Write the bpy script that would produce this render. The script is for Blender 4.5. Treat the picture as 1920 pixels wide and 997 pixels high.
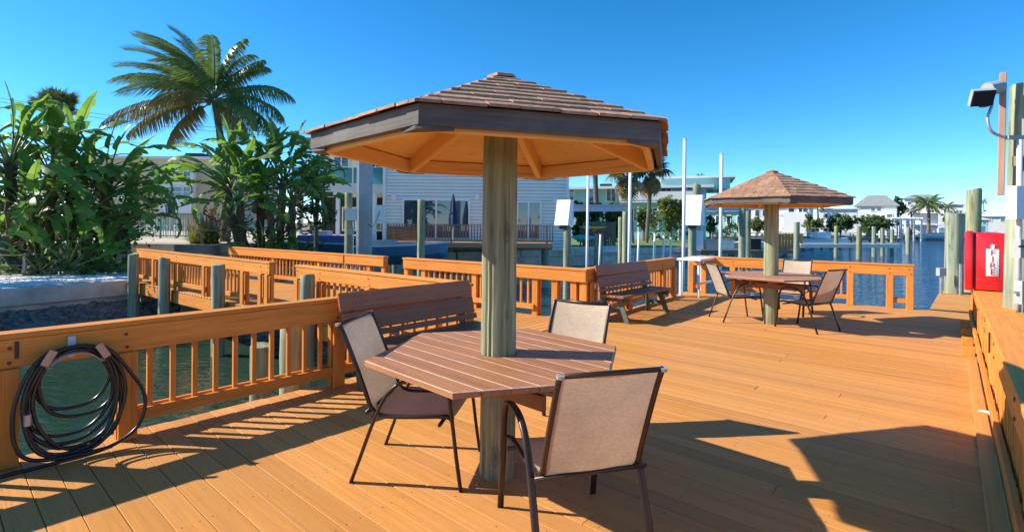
import bpy, bmesh, math, random
from mathutils import Vector, Matrix, Quaternion
random.seed(7)
for o in list(bpy.data.objects): bpy.data.objects.remove(o)
S = bpy.context.scene
C = S.collection
R = math.radians

# ------------------------------------------------------------------ camera, sky, sun, exposure
EYE, FPX, HOR, ROLL = 1.6, 982.0, 420.7, 0.535
cd = bpy.data.cameras.new('camera'); cam = bpy.data.objects.new('camera', cd); C.objects.link(cam)
cam.location = (0, 0, EYE)
cam.rotation_euler = (R(90), -R(ROLL), 0)
cd.sensor_width = 36; cd.lens = FPX / 1920 * 36
cd.shift_y = -(498.5 - HOR) / 1920
cd.clip_start = .05; cd.clip_end = 4000
S.camera = cam

SUN_EL, SUN_AZ = 33.8, 174.7          # the sun stands to the left, a little beyond the deck
w = bpy.data.worlds.new('World'); S.world = w; w.use_nodes = True
nt = w.node_tree
sky = nt.nodes.new('ShaderNodeTexSky'); sky.sky_type = 'NISHITA'; sky.sun_disc = False
sky.sun_elevation = R(SUN_EL); sky.sun_rotation = R(90 - SUN_AZ)
sky.altitude = 1500; sky.air_density = .8; sky.dust_density = .2; sky.ozone_density = 5.5
bg = nt.nodes['Background']; bg.inputs['Strength'].default_value = .137
hs = nt.nodes.new('ShaderNodeHueSaturation'); hs.inputs['Saturation'].default_value = 1.23; hs.inputs['Hue'].default_value = .491
nt.links.new(sky.outputs[0], hs.inputs['Color']); nt.links.new(hs.outputs[0], bg.inputs['Color'])

sl = bpy.data.lights.new('sun', 'SUN'); so = bpy.data.objects.new('sun', sl); C.objects.link(so)
sl.energy = 4.5; sl.angle = R(.5); sl.color = (1, .91, .77)
sd = Vector((math.cos(R(SUN_AZ)) * math.cos(R(SUN_EL)), math.sin(R(SUN_AZ)) * math.cos(R(SUN_EL)), math.sin(R(SUN_EL))))
so.rotation_euler = (-sd).to_track_quat('-Z', 'Y').to_euler()
so.location = (-20, 5, 30)
S.view_settings.view_transform = 'Standard'; S.view_settings.look = 'None'
S.view_settings.exposure = .87; S.view_settings.gamma = 1
S.render.engine = 'CYCLES'

# ------------------------------------------------------------------ survey helpers
cr, sr = math.cos(R(ROLL)), math.sin(R(ROLL))
def ray(px, py):
    du, dv = px - 960, py - HOR
    return (du * cr + dv * sr) / FPX, -(-du * sr + dv * cr) / FPX
def at(px, py, Y):
    x, z = ray(px, py); return Vector((x * Y, Y, EYE + z * Y))
def gp(px, py, z=0.):
    x, t = ray(px, py); Y = (z - EYE) / t; return Vector((x * Y, Y, z))
TH = R(41.5)
U2 = Vector((math.sin(TH), math.cos(TH), 0)); V2 = Vector((math.cos(TH), -math.sin(TH), 0))
O2 = Vector((-2.84, 3.87, 0))
def dk(a, b, z=0.): return O2 + U2 * a + V2 * b + Vector((0, 0, z))      # a along the left railing, b across the deck
Z3 = Vector((0, 0, 1))

# ------------------------------------------------------------------ materials
def new_mat(name):
    m = bpy.data.materials.new(name); m.use_nodes = True
    n = m.node_tree.nodes; b = n['Principled BSDF']
    return m, m.node_tree, b
def N(t, typ, **kw):
    n = t.nodes.new(typ)
    for k, v in kw.items():
        if k in n.inputs: n.inputs[k].default_value = v
        else: setattr(n, k, v)
    return n
def ramp(t, stops):
    n = t.nodes.new('ShaderNodeValToRGB'); e = n.color_ramp.elements
    while len(e) < len(stops): e.new(.5)
    for i, (p, c) in enumerate(stops):
        e[i].position = p; e[i].color = (*c, 1) if len(c) == 3 else c
    return n
def sc(c, k): return tuple(min(1, x * k) for x in c)
def wood(name, col, dark=.72, grain=(1.6, 26, 26), rough=.62, bump=.25, rnd=.16, dirt=.25, dirtcol=None, spec=.35, mott=None, crack=.5, screws=False, cks=2.6, knots=0.):
    m, t, b = new_mat(name); L = t.links.new
    tc = N(t, 'ShaderNodeTexCoord'); oi = N(t, 'ShaderNodeObjectInfo')
    ml = N(t, 'ShaderNodeMath', operation='MULTIPLY'); ml.inputs[1].default_value = 37
    L(oi.outputs['Random'], ml.inputs[0])
    va = N(t, 'ShaderNodeVectorMath', operation='ADD'); L(tc.outputs['Object'], va.inputs[0]); L(ml.outputs[0], va.inputs[1])
    mp = N(t, 'ShaderNodeMapping'); mp.inputs['Scale'].default_value = grain; L(va.outputs[0], mp.inputs[0])
    n1 = N(t, 'ShaderNodeTexNoise', Scale=1.0, Detail=6.0, Roughness=.62); L(mp.outputs[0], n1.inputs['Vector'])
    r1 = ramp(t, [(.28, sc(col, dark)), (.62, col), (.85, sc(col, 1.12))]); L(n1.outputs['Fac'], r1.inputs[0])
    n2 = N(t, 'ShaderNodeTexNoise', Scale=2.3, Detail=5.0, Roughness=.6); L(va.outputs[0], n2.inputs['Vector'])
    r2 = ramp(t, [(.42, (0, 0, 0)), (.75, (1, 1, 1))]); L(n2.outputs['Fac'], r2.inputs[0])
    mf = N(t, 'ShaderNodeMath', operation='MULTIPLY'); mf.inputs[1].default_value = dirt; L(r2.outputs[0], mf.inputs[0])
    mx = N(t, 'ShaderNodeMixRGB'); L(mf.outputs[0], mx.inputs[0]); L(r1.outputs[0], mx.inputs[1])
    mx.inputs[2].default_value = (*(dirtcol or sc(col, .45)), 1)
    last = mx.outputs[0]
    if mott:
        ge = N(t, 'ShaderNodeNewGeometry'); n3 = N(t, 'ShaderNodeTexNoise', Scale=.55, Detail=6.0, Roughness=.65); L(ge.outputs['Position'], n3.inputs['Vector'])
        r3 = ramp(t, [(.36, (0, 0, 0)), (.66, (1, 1, 1))]); L(n3.outputs['Fac'], r3.inputs[0])
        m3 = N(t, 'ShaderNodeMixRGB'); f3 = N(t, 'ShaderNodeMath', operation='MULTIPLY'); f3.inputs[1].default_value = mott[1]; L(r3.outputs[0], f3.inputs[0]); L(f3.outputs[0], m3.inputs[0])
        L(last, m3.inputs[1]); m3.inputs[2].default_value = (*mott[0], 1); last = m3.outputs[0]
        n4 = N(t, 'ShaderNodeTexNoise', Scale=9.0, Detail=7.0, Roughness=.7); L(ge.outputs['Position'], n4.inputs['Vector'])
        r4 = ramp(t, [(.56, (0, 0, 0)), (.72, (1, 1, 1))]); L(n4.outputs['Fac'], r4.inputs[0])
        f4 = N(t, 'ShaderNodeMath', operation='MULTIPLY'); f4.inputs[1].default_value = .5; L(r4.outputs[0], f4.inputs[0])
        m4 = N(t, 'ShaderNodeMixRGB'); L(f4.outputs[0], m4.inputs[0]); L(last, m4.inputs[1]); m4.inputs[2].default_value = (*sc(mott[0], .72), 1); last = m4.outputs[0]
    if crack:
        mc = N(t, 'ShaderNodeMapping'); mc.inputs['Scale'].default_value = tuple(g * (cks if g > 5 else .55) for g in grain); L(va.outputs[0], mc.inputs[0])
        nc = N(t, 'ShaderNodeTexNoise', Scale=1.0, Detail=3.0, Roughness=.5, Distortion=.3); L(mc.outputs[0], nc.inputs['Vector'])
        rc = ramp(t, [(.63, (0, 0, 0)), (.70, (1, 1, 1))]); L(nc.outputs['Fac'], rc.inputs[0])
        fc_ = N(t, 'ShaderNodeMath', operation='MULTIPLY'); fc_.inputs[1].default_value = crack; L(rc.outputs[0], fc_.inputs[0])
        m5 = N(t, 'ShaderNodeMixRGB'); L(fc_.outputs[0], m5.inputs[0]); L(last, m5.inputs[1]); m5.inputs[2].default_value = (*sc(col, .28), 1); last = m5.outputs[0]
    if knots:
        mk = N(t, 'ShaderNodeMapping'); mk.inputs['Scale'].default_value = (6, 6, 2.4); L(va.outputs[0], mk.inputs[0])
        vk = N(t, 'ShaderNodeTexVoronoi', Scale=1.0, Randomness=1.0); L(mk.outputs[0], vk.inputs['Vector'])
        rk_ = ramp(t, [(.05, (1, 1, 1)), (.10, (.25, .25, .25)), (.13, (.8, .8, .8)), (.19, (0, 0, 0))]); L(vk.outputs['Distance'], rk_.inputs[0])
        fk = N(t, 'ShaderNodeMath', operation='MULTIPLY'); fk.inputs[1].default_value = knots; L(rk_.outputs[0], fk.inputs[0])
        m7 = N(t, 'ShaderNodeMixRGB'); L(fk.outputs[0], m7.inputs[0]); L(last, m7.inputs[1]); m7.inputs[2].default_value = (*sc(col, .22), 1); last = m7.outputs[0]
    if screws:
        sp = N(t, 'ShaderNodeSeparateXYZ'); L(tc.outputs['Object'], sp.inputs[0])
        def mth(op, a_, b_=None):
            q = N(t, 'ShaderNodeMath', operation=op)
            for k_, v_ in enumerate((a_, b_)):
                if v_ is None: continue
                if isinstance(v_, (int, float)): q.inputs[k_].default_value = v_
                else: L(v_, q.inputs[k_])
            return q.outputs[0]
        xx = mth('SUBTRACT', mth('FLOORED_MODULO', sp.outputs['X'], .61), .305); yy = mth('SUBTRACT', mth('ABSOLUTE', sp.outputs['Y']), .042)
        rr = mth('SQRT', mth('ADD', mth('MULTIPLY', xx, xx), mth('MULTIPLY', yy, yy)))
        hit = mth('LESS_THAN', rr, .0055)
        m6 = N(t, 'ShaderNodeMixRGB'); L(mth('MULTIPLY', hit, .75), m6.inputs[0]); L(last, m6.inputs[1]); m6.inputs[2].default_value = (.06, .04, .03, 1); last = m6.outputs[0]
    hv = N(t, 'ShaderNodeHueSaturation'); L(last, hv.inputs['Color'])
    mr = N(t, 'ShaderNodeMapRange'); mr.inputs['To Min'].default_value = 1 - rnd; mr.inputs['To Max'].default_value = 1 + rnd
    L(oi.outputs['Random'], mr.inputs['Value']); L(mr.outputs[0], hv.inputs['Value'])
    L(hv.outputs[0], b.inputs['Base Color'])
    b.inputs['Roughness'].default_value = rough; b.inputs['Specular IOR Level'].default_value = spec
    bp = N(t, 'ShaderNodeBump', Strength=bump, Distance=.004); L(n1.outputs['Fac'], bp.inputs['Height']); L(bp.outputs[0], b.inputs['Normal'])
    return m
def plain(name, col, rough=.5, metal=0, var=.12, scale=6, bump=0, spec=.5, coat=0, rnd=0):
    m, t, b = new_mat(name); L = t.links.new
    tc = N(t, 'ShaderNodeTexCoord')
    n1 = N(t, 'ShaderNodeTexNoise', Scale=scale, Detail=5.0, Roughness=.6); L(tc.outputs['Object'], n1.inputs['Vector'])
    r1 = ramp(t, [(.3, sc(col, 1 - var)), (.7, sc(col, 1 + var))]); L(n1.outputs['Fac'], r1.inputs[0])
    out = r1.outputs[0]
    if rnd:
        oi = N(t, 'ShaderNodeObjectInfo'); hv = N(t, 'ShaderNodeHueSaturation'); L(out, hv.inputs['Color'])
        mr = N(t, 'ShaderNodeMapRange'); mr.inputs['To Min'].default_value = 1 - rnd; mr.inputs['To Max'].default_value = 1 + rnd
        L(oi.outputs['Random'], mr.inputs['Value']); L(mr.outputs[0], hv.inputs['Value']); out = hv.outputs[0]
    L(out, b.inputs['Base Color'])
    b.inputs['Roughness'].default_value = rough; b.inputs['Metallic'].default_value = metal
    b.inputs['Specular IOR Level'].default_value = spec
    if coat: b.inputs['Coat Weight'].default_value = coat
    if bump:
        bp = N(t, 'ShaderNodeBump', Strength=bump, Distance=.01); L(n1.outputs['Fac'], bp.inputs['Height']); L(bp.outputs[0], b.inputs['Normal'])
    return m
def leafmat(name, col, col2, trans=.35, rough=.42, scale=1.2, rnd=.25):
    m, t, b = new_mat(name); L = t.links.new
    ge = N(t, 'ShaderNodeNewGeometry'); oi = N(t, 'ShaderNodeObjectInfo')
    n1 = N(t, 'ShaderNodeTexNoise', Scale=scale, Detail=3.0); L(ge.outputs['Position'], n1.inputs['Vector'])
    r1 = ramp(t, [(.3, col), (.7, col2)]); L(n1.outputs['Fac'], r1.inputs[0])
    ri = N(t, 'ShaderNodeMapRange'); ri.inputs['To Min'].default_value = 1 - rnd; ri.inputs['To Max'].default_value = 1 + rnd
    ad = N(t, 'ShaderNodeMath', operation='ADD'); L(ge.outputs['Random Per Island'], ad.inputs[0]); L(oi.outputs['Random'], ad.inputs[1])
    fr = N(t, 'ShaderNodeMath', operation='FRACT'); L(ad.outputs[0], fr.inputs[0]); L(fr.outputs[0], ri.inputs['Value'])
    hv = N(t, 'ShaderNodeHueSaturation'); L(r1.outputs[0], hv.inputs['Color']); L(ri.outputs[0], hv.inputs['Value'])
    L(hv.outputs[0], b.inputs['Base Color']); b.inputs['Roughness'].default_value = rough
    b.inputs['Specular IOR Level'].default_value = .45
    tr = N(t, 'ShaderNodeBsdfTranslucent'); h2 = N(t, 'ShaderNodeHueSaturation', Hue=.48, Value=1.5); L(hv.outputs[0], h2.inputs['Color']); L(h2.outputs[0], tr.inputs['Color'])
    ms = N(t, 'ShaderNodeMixShader'); ms.inputs[0].default_value = trans
    L(b.outputs[0], ms.inputs[1]); L(tr.outputs[0], ms.inputs[2]); L(ms.outputs[0], t.nodes['Material Output'].inputs['Surface'])
    return m
def glassmat(name, col=(.03, .05, .06), rough=.04):
    m, t, b = new_mat(name); b.inputs['Base Color'].default_value = (*col, 1); b.inputs['Roughness'].default_value = rough
    b.inputs['Specular IOR Level'].default_value = .5; b.inputs['IOR'].default_value = 2.1
    return m

M = {}
M['deck'] = wood('deck_paint', (.63, .268, .055), dark=.74, grain=(.9, 34, 34), rnd=.12, dirt=.45, dirtcol=(.56, .27, .08), bump=.6, rough=.62, mott=((.55, .262, .095), .85), crack=.28, screws=True, spec=.18)
M['rail'] = wood('rail_paint', (.75, .278, .05), dark=.68, rnd=.12, dirt=.45, dirtcol=(.62, .22, .045), bump=.5, rough=.6, spec=.2)
M['soffit'] = wood('soffit_paint', (.85, .53, .18), dark=.88, rnd=.05, dirt=.2, bump=.2)
M['brown'] = wood('brown_stain', (.40, .175, .07), dark=.66, rnd=.08, dirt=.3, dirtcol=(.38, .20, .12), bump=.35, rough=.55)
M['benchbrown'] = wood('bench_brown', (.34, .13, .055), dark=.7, rnd=.1, dirt=.25, bump=.35, rough=.5)
M['worn'] = plain('worn_edge', (.62, .42, .34), rough=.7, var=.25, scale=14)
M['fascia'] = wood('fascia_grey', (.115, .10, .088), dark=.5, grain=(2, 40, 40), rnd=.12, dirt=.45, dirtcol=(.26, .235, .21), bump=.5, rough=.7)
M['shingle'] = wood('shingle', (.46, .255, .155), dark=.55, grain=(30, 4, 30), rnd=.2, dirt=.35, dirtcol=(.30, .19, .14), bump=.5, rough=.8)
M['pile'] = wood('piling', (.40, .39, .22), dark=.22, grain=(24, 24, 1.2), rnd=.1, dirt=.8, dirtcol=(.21, .29, .18), crack=.85, cks=1.7, knots=.7, bump=.8, rough=.8)
M['pilegreen'] = wood('piling_green', (.33, .38, .265), dark=.26, grain=(22, 22, 1.1), rnd=.12, crack=.8, cks=1.7, knots=.6, dirt=.6, dirtcol=(.36, .33, .21), bump=.8, rough=.8)
M['batten'] = wood('batten', (.52, .30, .20), dark=.7, bump=.4)
M['legs'] = wood('bench_leg_green', (.13, .15, .10), dark=.55, rnd=.15, dirt=.4, bump=.4, rough=.7)
M['oldwood'] = wood('old_wood', (.28, .20, .13), dark=.55, rnd=.2, dirt=.4, bump=.4, rough=.8)
M['dockwood'] = wood('dock_wood', (.36, .20, .11), dark=.6, rnd=.2, dirt=.35, bump=.4, rough=.75)
M['redwood'] = wood('redwood', (.55, .27, .14), dark=.65, rnd=.2, dirt=.3, bump=.3, rough=.65)
M['greywood'] = wood('grey_wood', (.30, .28, .25), dark=.65, rnd=.15, dirt=.4, bump=.4, rough=.8)
M['frame'] = plain('chair_bronze', (.045, .03, .023), rough=.35, metal=.3, var=.2, spec=.5)
M['cap'] = plain('grey_cap', (.35, .33, .30), rough=.4)
M['black'] = plain('black_rubber', (.012, .013, .013), rough=.32, var=.2, spec=.5)
M['hanger'] = plain('hanger_tan', (.55, .33, .22), rough=.6)
M['white'] = plain('white_paint', (.78, .78, .76), rough=.45, var=.05, scale=3)
M['offwhite'] = plain('off_white', (.66, .64, .58), rough=.6, var=.08, scale=2)
M['alu'] = plain('aluminium', (.62, .65, .68), rough=.35, metal=.6, var=.08)
M['lift'] = plain('lift_beam_grey', (.38, .43, .50), rough=.45, metal=.3, var=.1)
M['greybox'] = plain('grey_box', (.36, .38, .38), rough=.5, var=.1)
M['pvc'] = plain('pvc_conduit', (.62, .58, .62), rough=.4, var=.08)
M['darkmetal'] = plain('dark_metal', (.03, .03, .035), rough=.4, metal=.4)
M['steel'] = plain('galv_steel', (.45, .46, .46), rough=.4, metal=.7, var=.2)
M['boltsteel'] = plain('rusty_bolt', (.13, .075, .045), rough=.6, metal=.3, var=.3)
M['red'] = plain('red_fibreglass', (.62, .012, .018), rough=.3, var=.12, scale=4, coat=.3)
M['redink'] = plain('red_ink', (.45, .01, .015), rough=.5)
M['blackink'] = plain('black_ink', (.02, .012, .01), rough=.6)
M['concrete'] = plain('concrete', (.52, .48, .40), rough=.85, var=.28, scale=2.2, bump=.3)
M['paving'] = plain('paving', (.52, .44, .34), rough=.85, var=.15, scale=1.3, bump=.2)
M['rock'] = plain('rock', (.15, .145, .125), rough=.9, var=.4, scale=5, bump=.5)
M['gravelstone'] = plain('gravel_stone', (.74, .74, .72), rough=.9, var=.25, scale=40, bump=.6)
M['earth'] = plain('earth', (.17, .15, .10), rough=.95, var=.35, scale=.6, bump=.4)
M['lawn'] = plain('lawn', (.13, .20, .045), rough=.95, var=.35, scale=1.5, bump=.5)
M['siding'] = plain('siding_grey', (.86, .83, .74), rough=.6, var=.05, scale=1.2, rnd=.03)
M['aqua'] = plain('aqua_wall', (.30, .58, .56), rough=.6, var=.06, scale=.5)
M['cream'] = plain('cream_wall', (.60, .49, .33), rough=.7, var=.06, scale=.5)
M['tan'] = plain('tan_wall', (.45, .36, .22), rough=.7, var=.08, scale=.5)
M['bluewall'] = plain('blue_wall', (.28, .38, .58), rough=.65, var=.06, scale=.4)
M['palewall'] = plain('pale_wall', (.68, .68, .68), rough=.65, var=.05, scale=.4)
M['roofgrey'] = plain('roof_grey', (.24, .25, .24), rough=.85, var=.15, scale=2)
M['rooflight'] = plain('roof_light', (.50, .52, .52), rough=.7, var=.1, scale=1)
M['glass'] = glassmat('window_glass', (.03, .06, .09))
M['tealglass'] = glassmat('teal_glass', (.05, .28, .28), .1)
M['dark'] = plain('dark_interior', (.03, .028, .025), rough=.9)
M['navy'] = plain('navy_canvas', (.012, .035, .10), rough=.85, var=.2, scale=8)
M['bluecanvas'] = plain('blue_canvas', (.12, .15, .45), rough=.8, var=.15, scale=5)
M['hullblue'] = plain('hull_blue', (.05, .15, .26), rough=.25, var=.08, coat=.3)
M['hullwhite'] = plain('hull_white', (.72, .73, .74), rough=.25, var=.05, coat=.3)
M['fencegreen'] = plain('fence_green', (.05, .26, .20), rough=.5)
M['yellow'] = plain('kayak_yellow', (.75, .48, .06), rough=.4)
M['kred'] = plain('kayak_red', (.62, .07, .05), rough=.4)
M['teal'] = plain('kayak_teal', (.06, .42, .40), rough=.4)
M['trunk'] = wood('palm_trunk', (.20, .165, .125), dark=.5, grain=(3, 3, 9), dirt=.4, bump=.9, rough=.9)
M['boptrunk'] = wood('stem_brown', (.17, .10, .055), dark=.4, grain=(6, 6, 5), dirt=.5, dirtcol=(.10, .10, .04), bump=1., rough=.9)
M['petiole'] = plain('petiole_green', (.13, .17, .045), rough=.5, var=.25)
M['bop'] = leafmat('paddle_leaf', (.08, .20, .03), (.16, .31, .05), trans=.45, rough=.45)
M['bopdead'] = leafmat('dead_leaf', (.14, .075, .03), (.22, .14, .07), trans=.15, rough=.8)
M['coco'] = leafmat('coconut_frond', (.065, .14, .03), (.14, .21, .05), trans=.3, rough=.38)
M['cocoold'] = leafmat('coconut_old_frond', (.16, .14, .03), (.26, .20, .05), trans=.3, rough=.5)
M['sabal'] = leafmat('sabal_frond', (.05, .085, .03), (.10, .13, .045), trans=.25, rough=.5)
M['skirt'] = leafmat('sabal_skirt', (.24, .16, .07), (.36, .26, .12), trans=.2, rough=.8)
M['leafdark'] = leafmat('leaf_dark', (.045, .09, .02), (.09, .15, .035), trans=.25)
M['leafmid'] = leafmat('leaf_mid', (.06, .12, .025), (.13, .19, .045), trans=.3)
M['leafyel'] = leafmat('leaf_yellow', (.12, .16, .03), (.24, .26, .06), trans=.3)
M['grassy'] = leafmat('ornamental_grass', (.16, .22, .04), (.30, .32, .09), trans=.35, rough=.6)
M['plume'] = leafmat('grass_plume', (.45, .36, .27), (.55, .45, .36), trans=.3, rough=.9)
def sling():
    m, t, b = new_mat('sling_mesh'); L = t.links.new
    tc = N(t, 'ShaderNodeTexCoord')
    w1 = N(t, 'ShaderNodeTexBrick', Scale=62.0); w1.inputs['Color1'].default_value = (.64, .53, .40, 1); w1.inputs['Color2'].default_value = (.54, .44, .33, 1)
    w1.inputs['Mortar'].default_value = (.16, .12, .09, 1); w1.inputs['Mortar Size'].default_value = .012; w1.inputs['Brick Width'].default_value = .9; w1.inputs['Row Height'].default_value = .45
    L(tc.outputs['UV'], w1.inputs['Vector'])
    n2 = N(t, 'ShaderNodeTexNoise', Scale=5.0, Detail=4.0); L(tc.outputs['Object'], n2.inputs['Vector'])
    r2 = ramp(t, [(.35, (.86, .86, .86)), (.7, (1.05, 1.03, 1))]); L(n2.outputs['Fac'], r2.inputs[0])
    mx = N(t, 'ShaderNodeMixRGB', blend_type='MULTIPLY'); mx.inputs[0].default_value = 1
    L(w1.outputs['Color'], mx.inputs[1]); L(r2.outputs[0], mx.inputs[2]); L(mx.outputs[0], b.inputs['Base Color'])
    b.inputs['Roughness'].default_value = .6
    bp = N(t, 'ShaderNodeBump', Strength=.4, Distance=.002); L(w1.outputs['Fac'], bp.inputs['Height']); bp.invert = True; L(bp.outputs[0], b.inputs['Normal'])
    tr = N(t, 'ShaderNodeBsdfTranslucent'); L(mx.outputs[0], tr.inputs['Color'])
    ms = N(t, 'ShaderNodeMixShader'); ms.inputs[0].default_value = .22
    L(b.outputs[0], ms.inputs[1]); L(tr.outputs[0], ms.inputs[2]); L(ms.outputs[0], t.nodes['Material Output'].inputs['Surface'])
    return m
M['sling'] = sling()
def watermat():
    m, t, b = new_mat('canal_water'); L = t.links.new
    ge = N(t, 'ShaderNodeNewGeometry'); sp = N(t, 'ShaderNodeSeparateXYZ'); L(ge.outputs['Position'], sp.inputs[0])
    bay = N(t, 'ShaderNodeMapRange', clamp=True); bay.inputs['From Min'].default_value = -2; bay.inputs['From Max'].default_value = 14; L(sp.outputs['X'], bay.inputs['Value'])
    mp = N(t, 'ShaderNodeMapping'); mp.inputs['Rotation'].default_value = (0, 0, R(25)); mp.inputs['Scale'].default_value = (.7, 1.5, 1); L(ge.outputs['Position'], mp.inputs[0])
    n1 = N(t, 'ShaderNodeTexNoise', Scale=1.2, Detail=4.0, Roughness=.6, Distortion=.6); L(mp.outputs[0], n1.inputs['Vector'])
    n0 = N(t, 'ShaderNodeTexNoise', Scale=3.2, Detail=3.0, Roughness=.5, Distortion=.8); L(mp.outputs[0], n0.inputs['Vector'])
    n2 = N(t, 'ShaderNodeTexNoise', Scale=.25, Detail=4.0); L(ge.outputs['Position'], n2.inputs['Vector'])
    r1 = ramp(t, [(.3, (.012, .035, .022)), (.7, (.030, .060, .038))]); L(n2.outputs['Fac'], r1.inputs[0])
    r2 = ramp(t, [(.3, (.003, .07, .17)), (.7, (.010, .105, .215))]); L(n2.outputs['Fac'], r2.inputs[0])
    mx = N(t, 'ShaderNodeMixRGB'); L(bay.outputs[0], mx.inputs[0]); L(r1.outputs[0], mx.inputs[1]); L(r2.outputs[0], mx.inputs[2]); L(mx.outputs[0], b.inputs['Base Color'])
    b.inputs['Roughness'].default_value = .07; b.inputs['IOR'].default_value = 1.33; b.inputs['Specular IOR Level'].default_value = .5
    b0 = N(t, 'ShaderNodeBump', Strength=.8, Distance=.05); L(n0.outputs['Fac'], b0.inputs['Height'])
    bp = N(t, 'ShaderNodeBump', Distance=.7); L(bay.outputs[0], bp.inputs['Strength']); L(n1.outputs['Fac'], bp.inputs['Height']); L(b0.outputs[0], bp.inputs['Normal']); L(bp.outputs[0], b.inputs['Normal'])
    return m
M['water'] = watermat()

# ------------------------------------------------------------------ builders
def wmat(o):
    m = o.matrix_basis.copy()
    while o.parent: o = o.parent; m = o.matrix_basis @ m
    return m
def tag(o, label=None, cat=None, group=None, kind=None):
    if label: o['label'] = label
    if cat: o['category'] = cat
    if group: o['group'] = group
    if kind: o['kind'] = kind
    return o
def link(name, me, parent=None):
    o = bpy.data.objects.new(name, me); C.objects.link(o)
    if parent: o.parent = parent
    return o
def thing(name, label, cat, loc=(0, 0, 0), rz=0., group=None):
    o = link(name, None); o.location = loc; o.rotation_euler = (0, 0, rz); o.empty_display_size = .2
    o.matrix_basis  # noqa
    return tag(o, label, cat, group)
class MB:
    def __init__(s): s.v = []; s.f = []; s.m = []; s.uv = None
    def add(s, vs, fs, mi=0):
        k = len(s.v); s.v += [Vector(x) for x in vs]; s.f += [tuple(i + k for i in f) for f in fs]; s.m += [mi] * len(fs); return s
    def box(s, c, d, rot=None, mi=0):
        c = Vector(c); hx, hy, hz = d[0] / 2, d[1] / 2, d[2] / 2
        vs = [Vector((x, y, z)) for x in (-hx, hx) for y in (-hy, hy) for z in (-hz, hz)]
        if rot is not None: vs = [rot @ x for x in vs]
        return s.add([x + c for x in vs], [(0, 1, 3, 2), (4, 6, 7, 5), (0, 4, 5, 1), (2, 3, 7, 6), (0, 2, 6, 4), (1, 5, 7, 3)], mi)
    def bar(s, a, b, wd, ht, up=Z3, mi=0):
        a, b = Vector(a), Vector(b); d = b - a; L = d.length; x = d.normalized()
        y = Vector(up).cross(x)
        if y.length < 1e-4: y = Vector((0, 1, 0)).cross(x) if abs(x.y) < .9 else Vector((1, 0, 0)).cross(x)
        y.normalize(); z = x.cross(y)
        return s.box((a + b) / 2, (L, wd, ht), Matrix((x, y, z)).transposed(), mi)
    def tube(s, pts, r, n=8, closed=False, caps=True, mi=0, flat=1., colf=None):
        pts = [Vector(p) for p in pts]; k0 = len(s.v); L = len(pts)
        rs = r if isinstance(r, (list, tuple)) else [r] * L
        prev = None
        for i, p in enumerate(pts):
            if closed: d = pts[(i + 1) % L] - pts[i - 1]
            else: d = pts[min(i + 1, L - 1)] - pts[max(i - 1, 0)]
            d.normalize()
            if prev is None:
                e = Vector((0, 0, 1)) if abs(d.z) < .9 else Vector((1, 0, 0))
                nx = d.cross(e).normalized()
            else:
                nx = (prev - d * prev.dot(d)).normalized()
            prev = nx; ny = d.cross(nx)
            for j in range(n):
                a = 2 * math.pi * j / n
                s.v.append(p + (nx * math.cos(a) + ny * math.sin(a) * flat) * rs[i] * (colf[j] if colf else 1.))
        for i in range(L if closed else L - 1):
            i2 = (i + 1) % L
            for j in range(n):
                s.f.append((k0 + i * n + j, k0 + i * n + (j + 1) % n, k0 + i2 * n + (j + 1) % n, k0 + i2 * n + j)); s.m.append(mi)
        if caps and not closed:
            s.f.append(tuple(k0 + j for j in reversed(range(n)))); s.m.append(mi)
            s.f.append(tuple(k0 + (L - 1) * n + j for j in range(n))); s.m.append(mi)
        return s
    def prism(s, poly, z0, z1, mi=0, fn=None):
        n = len(poly); fn = fn or (lambda p, z: Vector((p[0], p[1], z)))
        vs = [fn(p, z0) for p in poly] + [fn(p, z1) for p in poly]
        return s.add(vs, [tuple(reversed(range(n))), tuple(range(n, 2 * n))] + [(i, (i + 1) % n, n + (i + 1) % n, n + i) for i in range(n)], mi)
    def mesh(s, name, mats, inv=None, smooth=False):
        me = bpy.data.meshes.new(name)
        vs = [inv @ v for v in s.v] if inv is not None else s.v
        me.from_pydata([tuple(v) for v in vs], [], s.f)
        for mm in (mats if isinstance(mats, (list, tuple)) else [mats]): me.materials.append(M[mm])
        if any(s.m): me.polygons.foreach_set('material_index', s.m)
        if smooth: me.polygons.foreach_set('use_smooth', [True] * len(s.f))
        me.update(); return me
    def build(s, name, mats, parent=None, world=True, smooth=False):
        inv = wmat(parent).inverted() if (parent and world) else None
        return link(name, s.mesh(name, mats, inv, smooth), parent)
def smooth_angle(o, deg=40):
    me = o.data
    me.polygons.foreach_set('use_smooth', [True] * len(me.polygons))
    bm = bmesh.new(); bm.from_mesh(me)
    for e in bm.edges:
        if len(e.link_faces) == 2 and e.calc_face_angle(0) > R(deg): e.smooth = False
    bm.to_mesh(me); bm.free(); return o
_cb = {}
def chamfer_mesh(L, W, H, c, mat, wornmat=None):
    k = (round(L, 3), round(W, 4), round(H, 4), c, mat, wornmat)
    if k in _cb: return _cb[k]
    bm = bmesh.new(); bmesh.ops.create_cube(bm, size=1)
    for v in bm.verts: v.co = Vector((v.co.x * L, v.co.y * W, v.co.z * H))
    if c > 0:
        es = [e for e in bm.edges]
        bmesh.ops.bevel(bm, geom=es, offset=c, segments=1, affect='EDGES', profile=.5)
    me = bpy.data.meshes.new('board'); bm.to_mesh(me); bm.free()
    me.materials.append(M[mat])
    if wornmat:
        me.materials.append(M[wornmat])
        for p in me.polygons:
            n = p.normal
            if abs(n.z) < .95 and n.z > .3 and abs(n.y) > .3: p.material_index = 1
    _cb[k] = me; return me
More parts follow.
